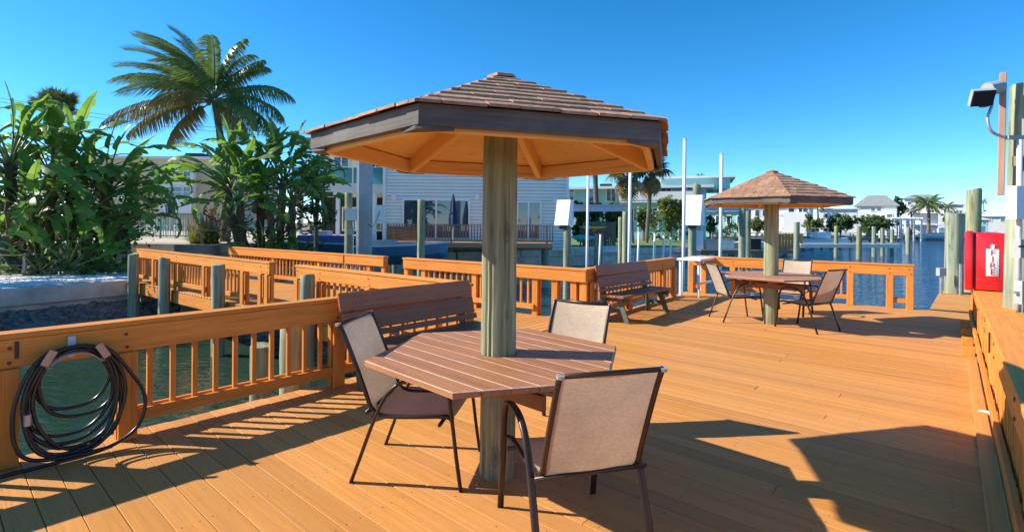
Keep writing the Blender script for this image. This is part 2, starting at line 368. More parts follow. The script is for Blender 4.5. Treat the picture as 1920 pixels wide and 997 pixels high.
def beam(name, a, b, W, H, mat, parent, up=Z3, c=.004, worn=None, local=False):
    """one board: its length runs along local X, so the grain follows it"""
    a, b = Vector(a), Vector(b); d = b - a; x = d.normalized(); y = Vector(up).cross(x)
    if y.length < 1e-4: y = V2.copy()
    y.normalize(); z = x.cross(y)
    o = link(name, chamfer_mesh(d.length, W, H, c, mat, worn), parent)
    mw = Matrix.Translation((a + b) / 2) @ Matrix((x, y, z)).transposed().to_4x4()
    o.matrix_basis = (wmat(parent).inverted() @ mw) if (parent and not local) else mw
    return o
def rough_cols(n):
    c = [1 + random.uniform(-.018, .014) for _ in range(n)]
    for _ in range(max(2, n // 8)): c[random.randrange(n)] -= random.uniform(.05, .09)
    return c
def round_pile(name, label, base, top, r, mat='pile', group=None, taper=.94, n=20, cat='piling', cap=None):
    base, top = Vector(base), Vector(top)
    t = thing(name, label, cat, base, 0, group)
    mb = MB(); K = 14; rr = []; pts = []
    for i in range(K + 1):
        f = i / K; rr.append(r * (1 + (taper - 1) * f) * (1 + random.uniform(-.012, .012)))
        pts.append(base.lerp(top, f) + Vector((random.uniform(-1, 1), random.uniform(-1, 1), 0)) * r * .02)
    pts.append(top + Vector((0, 0, .012))); rr.append(rr[-1] * .9)
    n = max(n, 26); mb.tube(pts, rr, n, colf=rough_cols(n))
    o = mb.build('shaft', mat, t, smooth=True); smooth_angle(o, 50)
    if cap:
        c = MB().tube([top + Vector((0, 0, .0)), top + Vector((0, 0, .05)), top + Vector((0, 0, .12))], [r * 1.05, r * 1.05, .02], n).build('cap', cap, t)
    return t
def copy_tree(o, parent=None):
    c = o.copy(); C.objects.link(c); c.parent = parent
    for ch in list(o.children): copy_tree(ch, c)
    return c

# ------------------------------------------------------------------ water and land
WZ, LZ = -1.05, -.05
mb = MB(); mb.add([(-900, -60, WZ), (1500, -60, WZ), (1500, 1800, WZ), (-900, 1800, WZ)], [(0, 1, 2, 3)])
tag(mb.build('water', 'water'), kind='structure')
SHORE = [(-23, -6), (-10.45, 14.6), (-8.8, 16.1), (-7.5, 20.3), (-9.8, 21.6), (-9.6, 29.4), (-3.2, 30.), (4, 34.4), (12.5, 39.6), (21, 50), (34, 74), (60, 102), (101, 134), (150, 156), (300, 215), (700, 330)]
poly = SHORE + [(1400, 1700), (-850, 1700), (-850, -6)]
land = MB(); land.prism(poly, WZ - 2, LZ)
tag(land.build('land', 'earth'), kind='structure')
# seawall cap blocks and face
def seawall(p0, p1, label, name='seawall', wcap=.45, hcap=.42, drop=.0):
    p0, p1 = Vector((*p0, LZ)), Vector((*p1, LZ)); d = (p1 - p0).normalized(); n = Vector((d.y, -d.x, 0))
    t = thing(name, label, 'seawall', p0)
    L = (p1 - p0).length; k = max(1, int(L / 3.2)); 
    for i in range(k):
        a = p0 + d * (L * i / k + .008); b = p0 + d * (L * (i + 1) / k - .008)
        off = n * .06 + Vector((0, 0, .05 - hcap / 2 + drop))
        beam('cap_block', a + off, b + off, wcap, hcap, 'concrete', t, c=.025)
    f = MB(); q0, q1 = p0 + n * .10, p1 + n * .10
    f.bar(q0 + Vector((0, 0, -1.0)), q1 + Vector((0, 0, -1.0)), .16, 1.35); f.build('wall_face', 'concrete', t)
    return t
seawall(SHORE[0], SHORE[1], 'low concrete seawall along the gravel bed, left of the gangway, nearest the camera')
seawall(SHORE[1], SHORE[2], 'short concrete seawall where the orange gangway meets the shore')
seawall(SHORE[2], SHORE[3], 'concrete seawall below the right leafy clump, behind the gangway')
seawall(SHORE[4], SHORE[5], 'concrete seawall behind the boat with the blue canvas cover')
seawall(SHORE[5], SHORE[6], 'concrete seawall behind the blue hulled boat, left of the grey house dock')
seawall(SHORE[6], SHORE[7], 'pale concrete seawall below the grey house and its redwood dock')
seawall(SHORE[7], SHORE[8], 'concrete seawall by the kayaks, right of the grey house')
seawall(SHORE[8], SHORE[9], 'concrete seawall in front of the lawn by the aqua building')
for i in range(9, 12):
    seawall(SHORE[i], SHORE[i + 1], ['distant seawall below the white bay window house', 'distant seawall in front of the mangrove bushes', 'farthest seawall beyond the long pink dock'][i - 9])
# riprap rocks along the near left shore
rk = MB(); d0 = Vector((*SHORE[0], 0)); d1 = Vector((*SHORE[1], 0)); dd = (d1 - d0); nn = Vector((dd.y, -dd.x, 0)).normalized()
bmr = bmesh.new(); bmesh.ops.create_icosphere(bmr, subdivisions=1, radius=1); rv = [v.co.copy() for v in bmr.verts]; rf = [tuple(v.index for v in f.verts) for f in bmr.faces]; bmr.free()
for i in range(1700):
    f = random.uniform(.35, 1.13); e = random.random() ** 1.2
    p = d0 + dd * f + nn * (.2 + e * 2.2) + Vector((0, 0, -.55 - e * .62)); s_ = random.uniform(.035, .11)
    q = Matrix.Rotation(random.uniform(0, 6.3), 3, Vector((random.random(), random.random(), random.random() + .01)).normalized())
    rk.add([p + q @ Vector((v.x * s_ * random.uniform(.7, 1.3), v.y * s_, v.z * s_ * .7)) for v in rv], rf)
tag(rk.build('riprap', 'rock'), 'grey rubble rocks piled along the foot of the left seawall', 'rocks', kind='stuff')
bk = MB(); bk.add([d0 + dd * .2 + Vector((0, 0, -.5)) , d0 + dd * 1.15 + Vector((0, 0, -.5)), d0 + dd * 1.15 + nn * 2.8 + Vector((0, 0, -1.3)), d0 + dd * .2 + nn * 2.8 + Vector((0, 0, -1.3))], [(0, 3, 2, 1)])
tag(bk.build('shore_bank', 'rock'), kind='structure')
# gravel bed on the left shore
gv = MB()
gpoly = [d0 + dd * .3 - nn * .15, d0 + dd * 1.0 - nn * .15, Vector((-9.9, 15.4, 0)), Vector((-11.2, 17.0, 0)), Vector((-14.2, 16.6, 0)), d0 + dd * .3 - nn * 3.0]
gv.prism([(p.x, p.y) for p in gpoly], LZ - .02, LZ + .03); tag(gv.build('gravel_bed', 'gravelstone'), kind='structure')
gs = MB()
for i in range(2600):
    f = random.uniform(.5, 1.0); p = d0 + dd * f - nn * random.uniform(.2, 2.9); s_ = random.uniform(.012, .035)
    q = Matrix.Rotation(random.uniform(0, 6.3), 3, 'Z')
    vs = [q @ Vector(c) * s_ + p + Vector((0, 0, LZ + .03)) for c in ((1, 0, 0), (0, 1, 0), (-1, 0, 0), (0, -1, 0), (0, 0, .8))]
    gs.add(vs, [(0, 1, 4), (1, 2, 4), (2, 3, 4), (3, 0, 4)])
tag(gs.build('gravel', 'gravelstone'), 'loose pale gravel along the left shore', 'gravel', kind='stuff')
# patio paving and lawn
PZ = .75
pv = MB(); pv.prism([(-26, 19.6), (-9.7, 19.6), (-9.9, 25.5), (-10, 46), (-40, 46)], LZ, PZ); tag(pv.build('patio', 'paving'), kind='structure')
st_ = MB(); st_.box((-13.2, 19.05, (LZ + .42) / 2), (4.6, 1.0, .42 - LZ)); tag(st_.build('patio_step', 'concrete'), kind='structure')
lw = MB(); lw.prism([(4.5, 35.5), (12.3, 40.3), (20.5, 50.8), (30, 70), (6, 60)], LZ, LZ + .02); tag(lw.build('lawn', 'lawn'), kind='structure')

# ------------------------------------------------------------------ deck
deck = link('deck', None); deck.location = dk(0, 0); tag(deck, kind='structure')
PITCH, BW, BT = .1475, .1435, .036
def b_left(a): return -.14 if a < 6.25 else -.16 - .085 * (a - 6.25)
def b_right(a): return 5.16 - .027 * a if a < 5.6 else 5.06 - .035 * a
a = -3.3; i = 0
while a < 12.15:
    b0, b1 = b_left(a), b_right(a)
    if a > 11.3: b0 = max(b0, (a - 11.42) / .155 - .5)
    if b1 - b0 > .3:
        jit = random.uniform(-.003, .003)
        cuts = [b0 + random.uniform(-.01, .01)] + ([b0 + (b1 - b0) * random.choice((.25, .38, .5, .62, .75))] if random.random() < .22 else []) + [b1]
        for q0, q1 in zip(cuts, cuts[1:]):
            z = -BT / 2 + random.uniform(-.0025, .0015)
            beam('plank', dk(a, q0 + .0015, z), dk(a + jit, q1 - .0015, z), BW, BT, 'deck', deck, c=.0025)
    a += PITCH; i += 1
def a_lo(b): return 3.58 + .062 * b
def a_hi(b): return 6.34 + .115 * b
gang = link('gangway', None); gang.location = dk(4.5, -.2); tag(gang, kind='structure')
b = -.26
while b > -12.5:
    beam('plank', dk(a_lo(b) - .12, b, -BT / 2), dk(a_hi(b) + .12, b, -BT / 2), BW, BT, 'deck', gang, c=.005); b -= PITCH
# rim boards and joists under the decks
def rim(p, q, parent, h=.24, off=0.):
    beam('rim_board', p + Vector((0, 0, -.165 + off)), q + Vector((0, 0, -.165 + off)), .045, h, 'rail', parent)
rim(dk(-3.3, -.10), dk(3.4, -.10), deck); rim(dk(6.3, -.13), dk(11.3, -.55), deck); rim(dk(11.35, -.56), dk(12.0, 3.85), deck)
rim(dk(12.1, 3.9), dk(12.1, 4.6), deck)
rim(dk(a_lo(-.2) - .1, -.2), dk(a_lo(-12.5) - .1, -12.5), gang); rim(dk(a_hi(-.2) + .1, -.2), dk(a_hi(-12.5) + .1, -12.5), gang)
for bb in (.6, 1.8, 3., 4.2): beam('joist', dk(-3.2, bb, -.17), dk(11.2, bb, -.17), .05, .22, 'oldwood', deck)
for k in range(5):
    bb = -1 - k * 2.7; beam('joist', dk(a_lo(bb), bb, -.42), dk(a_hi(bb), bb, -.42), .09, .22, 'oldwood', gang)
# finger pier beyond the far right corner
fing = link('finger_pier', None); fing.location = dk(12.3, 4.6); tag(fing, kind='structure')
a = 12.40
while a < 17.2:
    beam('plank', dk(a, 4.0, -.075), dk(a, 5.35, -.075), BW, BT, 'deck', fing, c=.005); a += PITCH
rim(dk(12.34, 4.02, -.06), dk(17.2, 4.02, -.06), fing); rim(dk(12.31, 4.02, -.06), dk(12.31, 5.3, -.06), fing)

# ------------------------------------------------------------------ railings
_bm = []
def bolt_mesh():
    if not _bm: _bm.append(MB().tube([Vector((0, 0, -.004)), Vector((0, 0, .004)), Vector((0, 0, .007))], [.012, .012, .006], 8).mesh('bolt', 'boltsteel'))
    return _bm[0]
def railing(p0, p1, side, label, bays, h=.87, cap_w=.15, cap_off=0., group='orange railings round the deck', face_h=.185, post_w=.115, kick=False, pitch=.157, facing=True):
    """p0->p1 centre line on the deck, side=+1: inner face to the right of p0->p1; bays [(s0,s1,kind)]"""
    p0, p1 = Vector(p0), Vector(p1); d = (p1 - p0); L = d.length; d.normalize(); n = Vector((d.y, -d.x, 0)) * side
    t = thing('railing', label, 'railing', p0, 0, group)
    P = lambda s, o=0., z=0.: p0 + d * s + n * o + Vector((0, 0, z))
    e = .02
    # cap boards, two lengths if long
    nb = max(1, round(L / 7.5))
    for i in range(nb):
        beam('top_rail', P(-e + (L + 2 * e) * i / nb + .002, cap_off, h - .018), P(-e + (L + 2 * e) * (i + 1) / nb - .002, cap_off, h - .018), cap_w, .036, 'rail', t, c=.005)
        for o in (1, -1):
            beam('face_board', P(L * i / nb + .002, o * .048, h - .039 - face_h / 2), P(L * (i + 1) / nb - .002, o * .048, h - .039 - face_h / 2), .034, face_h, 'rail', t, c=.004)
    posts = sorted(set([round(x, 3) for b in bays for x in b[:2]]))
    for s_ in posts:
        s2 = min(max(s_, post_w / 2), L - post_w / 2)
        o = beam('post', P(s2, 0, -.02), P(s2, 0, h - .04), .06, post_w, 'rail', t, up=d, c=.005)
        if facing: beam('post_facing', P(s2, .085, .0), P(s2, .085, h - .04 - face_h), .036, post_w, 'rail', t, up=d, c=.005)
        for dz_ in (.055, .15):
            o = link('bolt', bolt_mesh(), t); z_ = h - .039 - dz_; pb_ = P(s2 + random.uniform(-.015, .015), .0655, z_)
            o.matrix_basis = wmat(t).inverted() @ Matrix.Translation(pb_) @ n.to_track_quat('Z', 'Y').to_matrix().to_4x4()
    for s0, s1, kind in bays:
        if kind in 'br':
            beam('bottom_rail', P(s0, .05, .155), P(s1, .05, .155), .034, .088, 'rail', t, c=.004)
            beam('bottom_rail', P(s0, -.05, .155), P(s1, -.05, .155), .034, .088, 'rail', t, c=.004)
        if kind == 'b':
            m = max(1, round((s1 - s0) / pitch)); 
            for k in range(1, m):
                s_ = s0 + (s1 - s0) * k / m
                beam('baluster', P(s_, random.uniform(-.004, .004), .12), P(s_, random.uniform(-.004, .004), h - .08), .036, .036, 'rail', t, up=d, c=.003)
        if kick:
            pass
    return t
# left railing A
railing(dk(-3.3, -.035), dk(3.52, -.035), 1, 'long orange railing along the near left edge with the black hose on it',
        [(0, 1.3, 'b'), (1.3, 2.66, 'b'), (2.66, 3.3, 'o'), (3.3, 5.0, 'b'), (5.0, 6.78, 'b')], h=.865)
railing(dk(a_lo(-.1) - .02, -.12), dk(a_lo(-4.05), -4.05), -1, 'orange railing running back from the end of the near bench along the gangway',
        [(0, .5, 'r'), (.5, 1.9, 'b'), (1.9, 3.2, 'b'), (3.2, 3.95, 'r')], h=.87)
railing(dk(a_lo(-4.95), -4.95), dk(a_lo(-11.9), -11.9), -1, 'orange gangway railing nearest the left shore, with three green pilings outside it',
        [(0, .3, 'r'), (.3, 1.0, 'o'), (1.0, 2.3, 'b'), (2.3, 2.75, 'o'), (2.75, 4.3, 'b'), (4.3, 5.2, 'b'), (5.2, 5.7, 'o'), (5.7, 6.98, 'b')], h=.87)
railing(dk(a_hi(-5.0), -5.0), dk(a_hi(-11.6), -11.6), 1, 'far side gangway railing in front of the leafy clump, its near end by the gap',
        [(0, .55, 'o'), (.55, 2.4, 'b'), (2.4, 4.4, 'b'), (4.4, 6.6, 'b')], h=.875)
railing(dk(a_hi(-.1), -.12), dk(a_hi(-4.4), -4.4), 1, 'orange railing behind the post of the near shelter, marked with the number 3',
        [(0, .25, 'b'), (.25, .62, 'o'), (.62, 1.02, 'o'), (1.02, 2.4, 'b'), (2.4, 3.75, 'b'), (3.75, 4.3, 'o')], h=.875)
railing(dk(6.36, -.17), dk(10.4, -.50), 1, 'orange railing behind the far bench',
        [(0, 1.6, 'b'), (1.6, 3.3, 'b'), (3.3, 4.05, 'b')], h=.88)
gl, gr = dk(11.42, -.52), dk(12.02, 3.78); gL = (gr - gl).length
railing(gl, gr, 1, 'orange railing along the far edge of the deck, blue water behind it',
        [(0, .35, 'r'), (.35, 1.0, 'o'), (1.0, 2.5, 'b'), (2.5, gL - 1.05, 'b'), (gL - .38, gL, 'r')], h=.88)
def rb(a): return 4.98 - .027 * a
railing(dk(-2.6, rb(-2.6)), dk(5.55, rb(5.55)), -1, 'wide capped orange railing along the right edge, nearest the camera',
        [(0, 1.7, 'b'), (1.7, 3.5, 'b'), (3.5, 5.2, 'b'), (5.2, 6.8, 'b'), (6.8, 8.15, 'b')], h=.85, cap_w=.38, cap_off=-.11, facing=False, pitch=.118)
railing(dk(5.6, rb(5.6)), dk(11.15, rb(11.15)), -1, 'narrow orange railing on the right, carrying the red fire box',
        [(0, 1.5, 'b'), (1.5, 2.9, 'b'), (2.9, 4.2, 'b'), (4.2, 5.55, 'b')], h=.855, cap_w=.24, cap_off=-.03, facing=False, pitch=.118)
railing(dk(16.9, 4.62), dk(17.0, 5.4), -1, 'short orange rail stub on the finger pier beside the red fire box', [(0, .8, 'r')], h=.87, pitch=.14)
# kick board and blocks at the foot of the right railing
kb = thing('kick_board', 'orange kick board on the deck along the foot of the right railing', 'board', dk(2, rb(2) - .1))
beam('board', dk(-2.5, rb(-2.5) - .11, .02), dk(7.4, rb(7.4) - .11, .02), .09, .04, 'deck', kb)
for k, aa in enumerate((7.75, 8.5, 9.35, 10.2)):
    beam('block', dk(aa, rb(aa) - .13, .05), dk(aa + .14, rb(aa + .14) - .13, .05), .12, .1, 'rail', kb)
CLP = gp(1856, 782); CLP.z = 0
cl = thing('dock_cleat', 'small white rope cleat on the deck at the foot of the right railing', 'cleat', CLP)
mb = MB(); c0 = CLP; mb.tube([c0 - V2 * .075 + Z3 * .04, c0 - V2 * .04 + Z3 * .04, c0 + V2 * .04 + Z3 * .04, c0 + V2 * .075 + Z3 * .04], [.008, .014, .014, .008], 8)
mb.build('horn', 'white', cl); mb = MB(); mb.box(c0 + Z3 * .02, (.05, .05, .04)); mb.build('foot', 'white', cl)

# ------------------------------------------------------------------ shelters: post, hexagonal roof, table
def hexpt(R_, ang, k): a = R(ang + 60 * k); return Vector((R_ * math.cos(a), R_ * math.sin(a), 0))
def clip(poly, n, c):
    out = []
    for i in range(len(poly)):
        p, q = poly[i], poly[(i + 1) % len(poly)]; dp, dq = p.dot(n) - c, q.dot(n) - c
        if dp <= 0: out.append(p)
        if (dp < 0 < dq) or (dq < 0 < dp): out.append(p + (q - p) * (dp / (dp - dq)))
    return out
def shelter(loc, lab, labt, ang, zb, apex, Rr, tang, tR, tz, tilt=(0, 0), pr=.112, shift=0.):
    loc = Vector(loc)
    t = thing('shade_shelter', lab, 'shelter', loc, 0, 'hexagonal shingled shade shelters on the deck')
    # post
    mb = MB(); K = 24; pts = []; rr = []
    for i in range(K + 1):
        f = i / K; pts.append(Vector((random.uniform(-1, 1) * .002, random.uniform(-1, 1) * .002, -.02 + f * (zb + .35)))); rr.append(pr * (1.02 - .04 * f) * (1 + random.uniform(-.006, .006)))
    mb.tube(pts, rr, 44, colf=rough_cols(44)); o = mb.build('post', 'pile', t, world=False, smooth=True); smooth_angle(o, 28)
    hub = link('roof', None, t); hub.rotation_euler = (R(tilt[0]), R(tilt[1]), 0); hub.location = (shift, 0, 0)
    ft = zb + .10                       # top of fascia
    re = Rr + .035                        # shingle eave radius
    ze = ft - .012
    slope = (apex - ze) / re
    zr = lambda p: ze + (re - p) * slope
    for k in range(6):
        A, B = hexpt(Rr, ang, k), hexpt(Rr, ang, k + 1); mid = (A + B) / 2; n = mid.normalized(); e = (B - A).normalized()
        beam('fascia', A + Z3 * (zb + .049) - n * .02, B + Z3 * (zb + .049) - n * .02, .034, .097, 'fascia', hub, c=.003, local=True)
        A2, B2 = hexpt(Rr - .085, ang, k), hexpt(Rr - .085, ang, k + 1)
        beam('inner_board', A2 + Z3 * (zb + .035), B2 + Z3 * (zb + .035), .036, .10, 'soffit', hub, c=.003, local=True)
        # corner plate
        Cn = hexpt(Rr - .01, ang, k).normalized(); tg = Vector((-Cn.y, Cn.x, 0))
        c0 = hexpt(Rr - .10, ang, k)
        mb = MB(); mb.add([c0 + tg * .13 + Z3 * (zb - .016), c0 - tg * .13 + Z3 * (zb - .016), hexpt(Rr - .015, ang, k) - tg * .02 + Z3 * (zb - .016), hexpt(Rr - .015, ang, k) + tg * .02 + Z3 * (zb - .016),
                           c0 + tg * .13 + Z3 * zb, c0 - tg * .13 + Z3 * zb, hexpt(Rr - .015, ang, k) - tg * .02 + Z3 * zb, hexpt(Rr - .015, ang, k) + tg * .02 + Z3 * zb],
                          [(0, 3, 2, 1), (4, 5, 6, 7), (0, 1, 5, 4), (1, 2, 6, 5), (2, 3, 7, 6), (3, 0, 4, 7)]); mb.build('corner_plate', 'fascia', hub, world=False)
        # rafter along the hip, under the boards
        q0 = hexpt(.09, ang, k); q1 = hexpt(Rr - .10, ang, k)
        beam('rafter', q0 + Z3 * (zr(.09) - .105), q1 + Z3 * (zr(Rr - .10) - .105), .045, .11, 'soffit', hub, c=.004, local=True)
        # soffit sheet
        s0, s1 = hexpt(Rr - .03, ang, k), hexpt(Rr - .03, ang, k + 1); zt = zr(0) - .045; zz = zr(Rr - .03) - .045
        mb = MB(); mb.add([s0 + Z3 * zz, s1 + Z3 * zz, Vector((0, 0, zt)), s0 + Z3 * (zz + .014), s1 + Z3 * (zz + .014), Vector((0, 0, zt + .014))], [(0, 2, 1), (3, 4, 5), (0, 1, 4, 3)]); mb.build('soffit_sheet', 'soffit', hub, world=False)
    # shingles, course by course
    NC = 9; apo = re * math.cos(R(30))
    for k in range(6):
        A, B = hexpt(1, ang, k), hexpt(1, ang, k + 1); e = (B - A).normalized(); n = ((A + B) / 2).normalized()
        for c in range(NC):
            f0 = apo * (1 - c / (NC + .35)); f1 = apo * (1 - (c + 1.25) / (NC + .35)); f1 = max(f1, .02)
            half0 = f0 * math.tan(R(30)); half1 = f1 * math.tan(R(30))
            x = -half0 - random.uniform(0, .12); th = .014
            while x < half0 - .001:
                wd = random.choice((.11, .14, .17, .2)) * random.uniform(.9, 1.1); xa, xb = x + .003, min(x + wd, half0 + .2) - .003; x += wd
                lo0, hi0 = max(xa, -half0), min(xb, half0); lo1, hi1 = max(xa, -half1), min(xb, half1)
                if hi0 - lo0 < .012: continue
                if hi1 - lo1 < .001:
                    mm = max(min((xa + xb) / 2, half1), -half1); lo1, hi1 = mm - .001, mm + .001
                j = random.uniform(-.006, .006); rl = random.uniform(0, .004)
                P = lambda xx, ff, dz: e * xx + n * (ff + j) + Z3 * (ze + (apo - ff) * (apex - ze) / apo + dz)
                z0 = .004 + th + rl; z1 = .004
                vs = [P(lo0, f0, z0 - th), P(hi0, f0, z0 - th), P(hi1, f1, z1 - .008), P(lo1, f1, z1 - .008), P(lo0, f0, z0), P(hi0, f0, z0), P(hi1, f1, z1 + .002), P(lo1, f1, z1 + .002)]
                mb = MB(); mb.add(vs, [(3, 2, 1, 0), (4, 5, 6, 7), (0, 1, 5, 4), (1, 2, 6, 5), (2, 3, 7, 6), (3, 0, 4, 7)])
                mb.build('shingle', 'shingle', hub, world=False)
    mb = MB(); cpts = [hexpt(.10, ang, k) for k in range(6)]
    mb.add([p + Z3 * (zr(.10) + .02) for p in cpts] + [p + Z3 * (zr(.10) + .038) for p in cpts] + [Vector((0, 0, apex + .03))], [(i, (i + 1) % 6, 6 + (i + 1) % 6, 6 + i) for i in range(6)] + [(6 + i, 6 + (i + 1) % 6, 12) for i in range(6)])
    mb.build('roof_cap', 'shingle', hub, world=False)
    # table round the post
    tb = thing('hexagonal_table', labt, 'table', loc, 0, 'hexagonal slatted tables round the shelter posts')
    th = .034; hexa = [hexpt(tR, tang, k) for k in range(6)]
    bd = hexpt(1, tang, 5) ; pd = Vector((-bd.y, bd.x, 0))          # board direction and across
    ext = tR * math.cos(R(30)); nbd = 11; pw = 2 * ext / nbd
    for i in range(nbd):
        lo, hi = -ext + i * pw + .004, -ext + (i + 1) * pw - .004
        pl = clip(clip(hexa, pd, hi), -pd, -lo)
        pieces = [pl]
        if lo < pr + .012 and hi > -pr - .012:       # cut out round the post
            rr = max(.0, (pr + .012)); yy = 0 if lo < 0 < hi else min(abs(lo), abs(hi)); hw = math.sqrt(max(rr * rr - yy * yy, 0)) + .004
            pieces = []
            for sgn in (-1, 1):
                q = clip(pl, bd * -sgn, 0.)                   # half of the slat on this side of the post centre
                rr_ = pr + .006
                edge = [p_ for p_ in q if abs(p_.dot(bd)) < 1e-6]
                if len(edge) < 2: continue
                k0 = next(i_ for i_ in range(len(q)) if abs(q[i_].dot(bd)) < 1e-6 and abs(q[(i_ + 1) % len(q)].dot(bd)) < 1e-6)
                y0_, y1_ = q[k0].dot(pd), q[(k0 + 1) % len(q)].dot(pd); arc_ = []
                for m_ in range(13):
                    yy_ = y0_ + (y1_ - y0_) * m_ / 12; xx_ = math.sqrt(max(rr_ * rr_ - yy_ * yy_, 0)) + .002
                    arc_.append(pd * yy_ + bd * sgn * xx_)
                rest = [q[(k0 + 2 + i_) % len(q)] for i_ in range(len(q) - 2)]
                pieces.append(arc_ + rest)
        for q in pieces:
            if len(q) < 3: continue
            cen = sum(q, Vector()) / len(q); nq0 = len(q)
            g = .005; inn = [p + (cen - p).normalized() * g * (1.6 if nq0 < 8 else .0) for p in q]; nq = len(q)
            mb = MB(); mb.add([p + Z3 * (tz - th) for p in q] + [p + Z3 * (tz - g) for p in q] + [p + Z3 * tz for p in inn], [tuple(reversed(range(nq))), tuple(range(2 * nq, 3 * nq))] + [(a_, (a_ + 1) % nq, nq + (a_ + 1) % nq, nq + a_) for a_ in range(nq)])
            mb.add([p + Z3 * (tz - g) for p in q] + [p + Z3 * tz for p in inn], [(a_, (a_ + 1) % nq, nq + (a_ + 1) % nq, nq + a_) for a_ in range(nq)], 1)
            me_ang = math.atan2(bd.y, bd.x); rot = Matrix.Rotation(-me_ang, 4, 'Z')
            me = MB(); me.v = [rot @ v for v in mb.v]; me.f = mb.f; me.m = mb.m
            o = link('slat', me.mesh('slat', ['brown', 'worn']), tb); o.rotation_euler = (0, 0, me_ang)
    for k in (0, 1):
        dr = pd if k == 0 else bd
        for sgn in (-1, 1):
            o_ = (bd if k == 0 else pd) * (pr + .03) * sgn
            beam('support', -dr * (tR * .62) + o_ + Z3 * (tz - th - (.045 if k == 0 else .135)) + loc, dr * (tR * .62) + o_ + Z3 * (tz - th - (.045 if k == 0 else .135)) + loc, .036, .088, 'benchbrown', tb)
    return t, tb
NP = Vector((-.079, 3.38, 0)); FP = Vector((4.31, 8.70, 0))
shelter(NP, 'near hexagonal shade shelter with a brown shingle roof on one thick wooden post', 'near brown hexagonal slatted table round the thick post', -46.7, 2.016, 2.56, 1.165, 15.5, .835, .773, tilt=(-.6, .9), shift=-.033)
shelter(FP, 'far hexagonal shade shelter with a shingle roof in front of the blue water', 'far brown hexagonal slatted table in front of the blue water', -44.5, 1.955, 2.52, 1.165, 15.5, .853, .80)

# ------------------------------------------------------------------ sling chairs
def bez(p0, p1, p2, p3, n):
    return [((1 - t) ** 3) * Vector(p0) + 3 * ((1 - t) ** 2) * t * Vector(p1) + 3 * (1 - t) * t * t * Vector(p2) + t ** 3 * Vector(p3) for t in [i / n for i in range(n + 1)]]
CT = .965
def make_chair(label):
    """local: faces +X, width along Y, feet at z=0"""
    t = thing('patio_chair', label, 'chair', (0, 0, 0), 0, 'sling patio chairs round the tables')
    hw = .285
    for s_ in (-1, 1):
        y = s_ * hw
        arm = [Vector((-.36, y, 0)), Vector((-.30, y, .16)), Vector((-.235, y, .34)), Vector((-.18, y, .47))] + bez((-.165, y, .50), (-.12, y, .60), (-.03, y, .655), (.07, y, .655), 8) + \
              bez((.10, y, .654), (.20, y, .65), (.245, y, .62), (.262, y, .54), 8) + [Vector((.28, y, .40)), Vector((.305, y, .2)), Vector((.335, y, 0))]
        mb = MB(); mb.tube(arm, .019, 8, flat=.62); o = mb.build('side_frame', 'frame', t, world=False, smooth=True)
        side = bez((-.47, s_ * .245, CT), (-.44, s_ * .245, CT - .03), (-.33, s_ * .245, .66), (-.27, s_ * .245, .50), 10) + bez((-.265, s_ * .245, .48), (-.24, s_ * .245, .425), (-.20, s_ * .245, .405), (-.14, s_ * .245, .405), 7) + \
               bez((-.10, s_ * .245, .405), (.05, s_ * .245, .41), (.16, s_ * .245, .425), (.235, s_ * .245, .425), 6) + [Vector((.27, s_ * .245, .41))]
        mb = MB(); mb.tube(side, .0145, 8); o = mb.build('sling_rail', 'frame', t, world=False, smooth=True)
        mb = MB(); mb.tube([side[0] + Vector((-.003, 0, .004)), side[0] + Vector((.0, 0, -.012))], .019, 10); mb.build('end_cap', 'cap', t, world=False)
        for (x, z) in ((-.218, .41), (.273, .42)):
            mb = MB(); mb.tube([Vector((x, s_ * .25, z)), Vector((x, s_ * .29, z))], .011, 8); mb.build('bracket', 'frame', t, world=False)
    prof = side
    # sling cloth
    cl = MB(); W = .232; nu = 8
    path = [Vector((p.x, 0, p.z)) for p in prof]
    vs = []; 
    for i, p in enumerate(path):
        for j in range(nu + 1):
            f = j / nu * 2 - 1; sag = .018 * (1 - f * f) if 4 < i < len(path) - 2 else .012 * (1 - f * f)
            q = path[min(i + 1, len(path) - 1)] - path[max(i - 1, 0)]; nrm = Vector((-q.z, 0, q.x)).normalized()
            vs.append(Vector((p.x, f * W, p.z)) - nrm * sag * (1 if nrm.z > 0 else -1) + Vector((0, 0, 0)))
    fs = [(i * (nu + 1) + j, i * (nu + 1) + j + 1, (i + 1) * (nu + 1) + j + 1, (i + 1) * (nu + 1) + j) for i in range(len(path) - 1) for j in range(nu)]
    cl.add(vs, fs); me = cl.mesh('sling', 'sling', smooth=True)
    uv = me.uv_layers.new(name='UVMap'); acc = [0]
    for i in range(1, len(path)): acc.append(acc[-1] + (path[i] - path[i - 1]).length)
    for l in me.loops:
        vi = l.vertex_index; uv.data[l.index].uv = ((vi % (nu + 1)) / nu * W * 2, acc[vi // (nu + 1)])
    link('sling', me, t)
    mb = MB(); mb.tube([Vector((-.47, -.245, CT - .005)), Vector((-.47, .245, CT - .005))], .0125, 8); mb.build('top_bar', 'frame', t, world=False, smooth=True)
    mb = MB(); mb.tube([Vector((-.262, -.285, .435)), Vector((-.262, .285, .435))], .012, 8); mb.build('back_bar', 'frame', t, world=False, smooth=True)
    mb = MB(); mb.tube([Vector((.20, -.285, .385)), Vector((.20, .285, .385))], .012, 8); mb.build('front_bar', 'frame', t, world=False, smooth=True)
    return t
chair0 = make_chair('x')
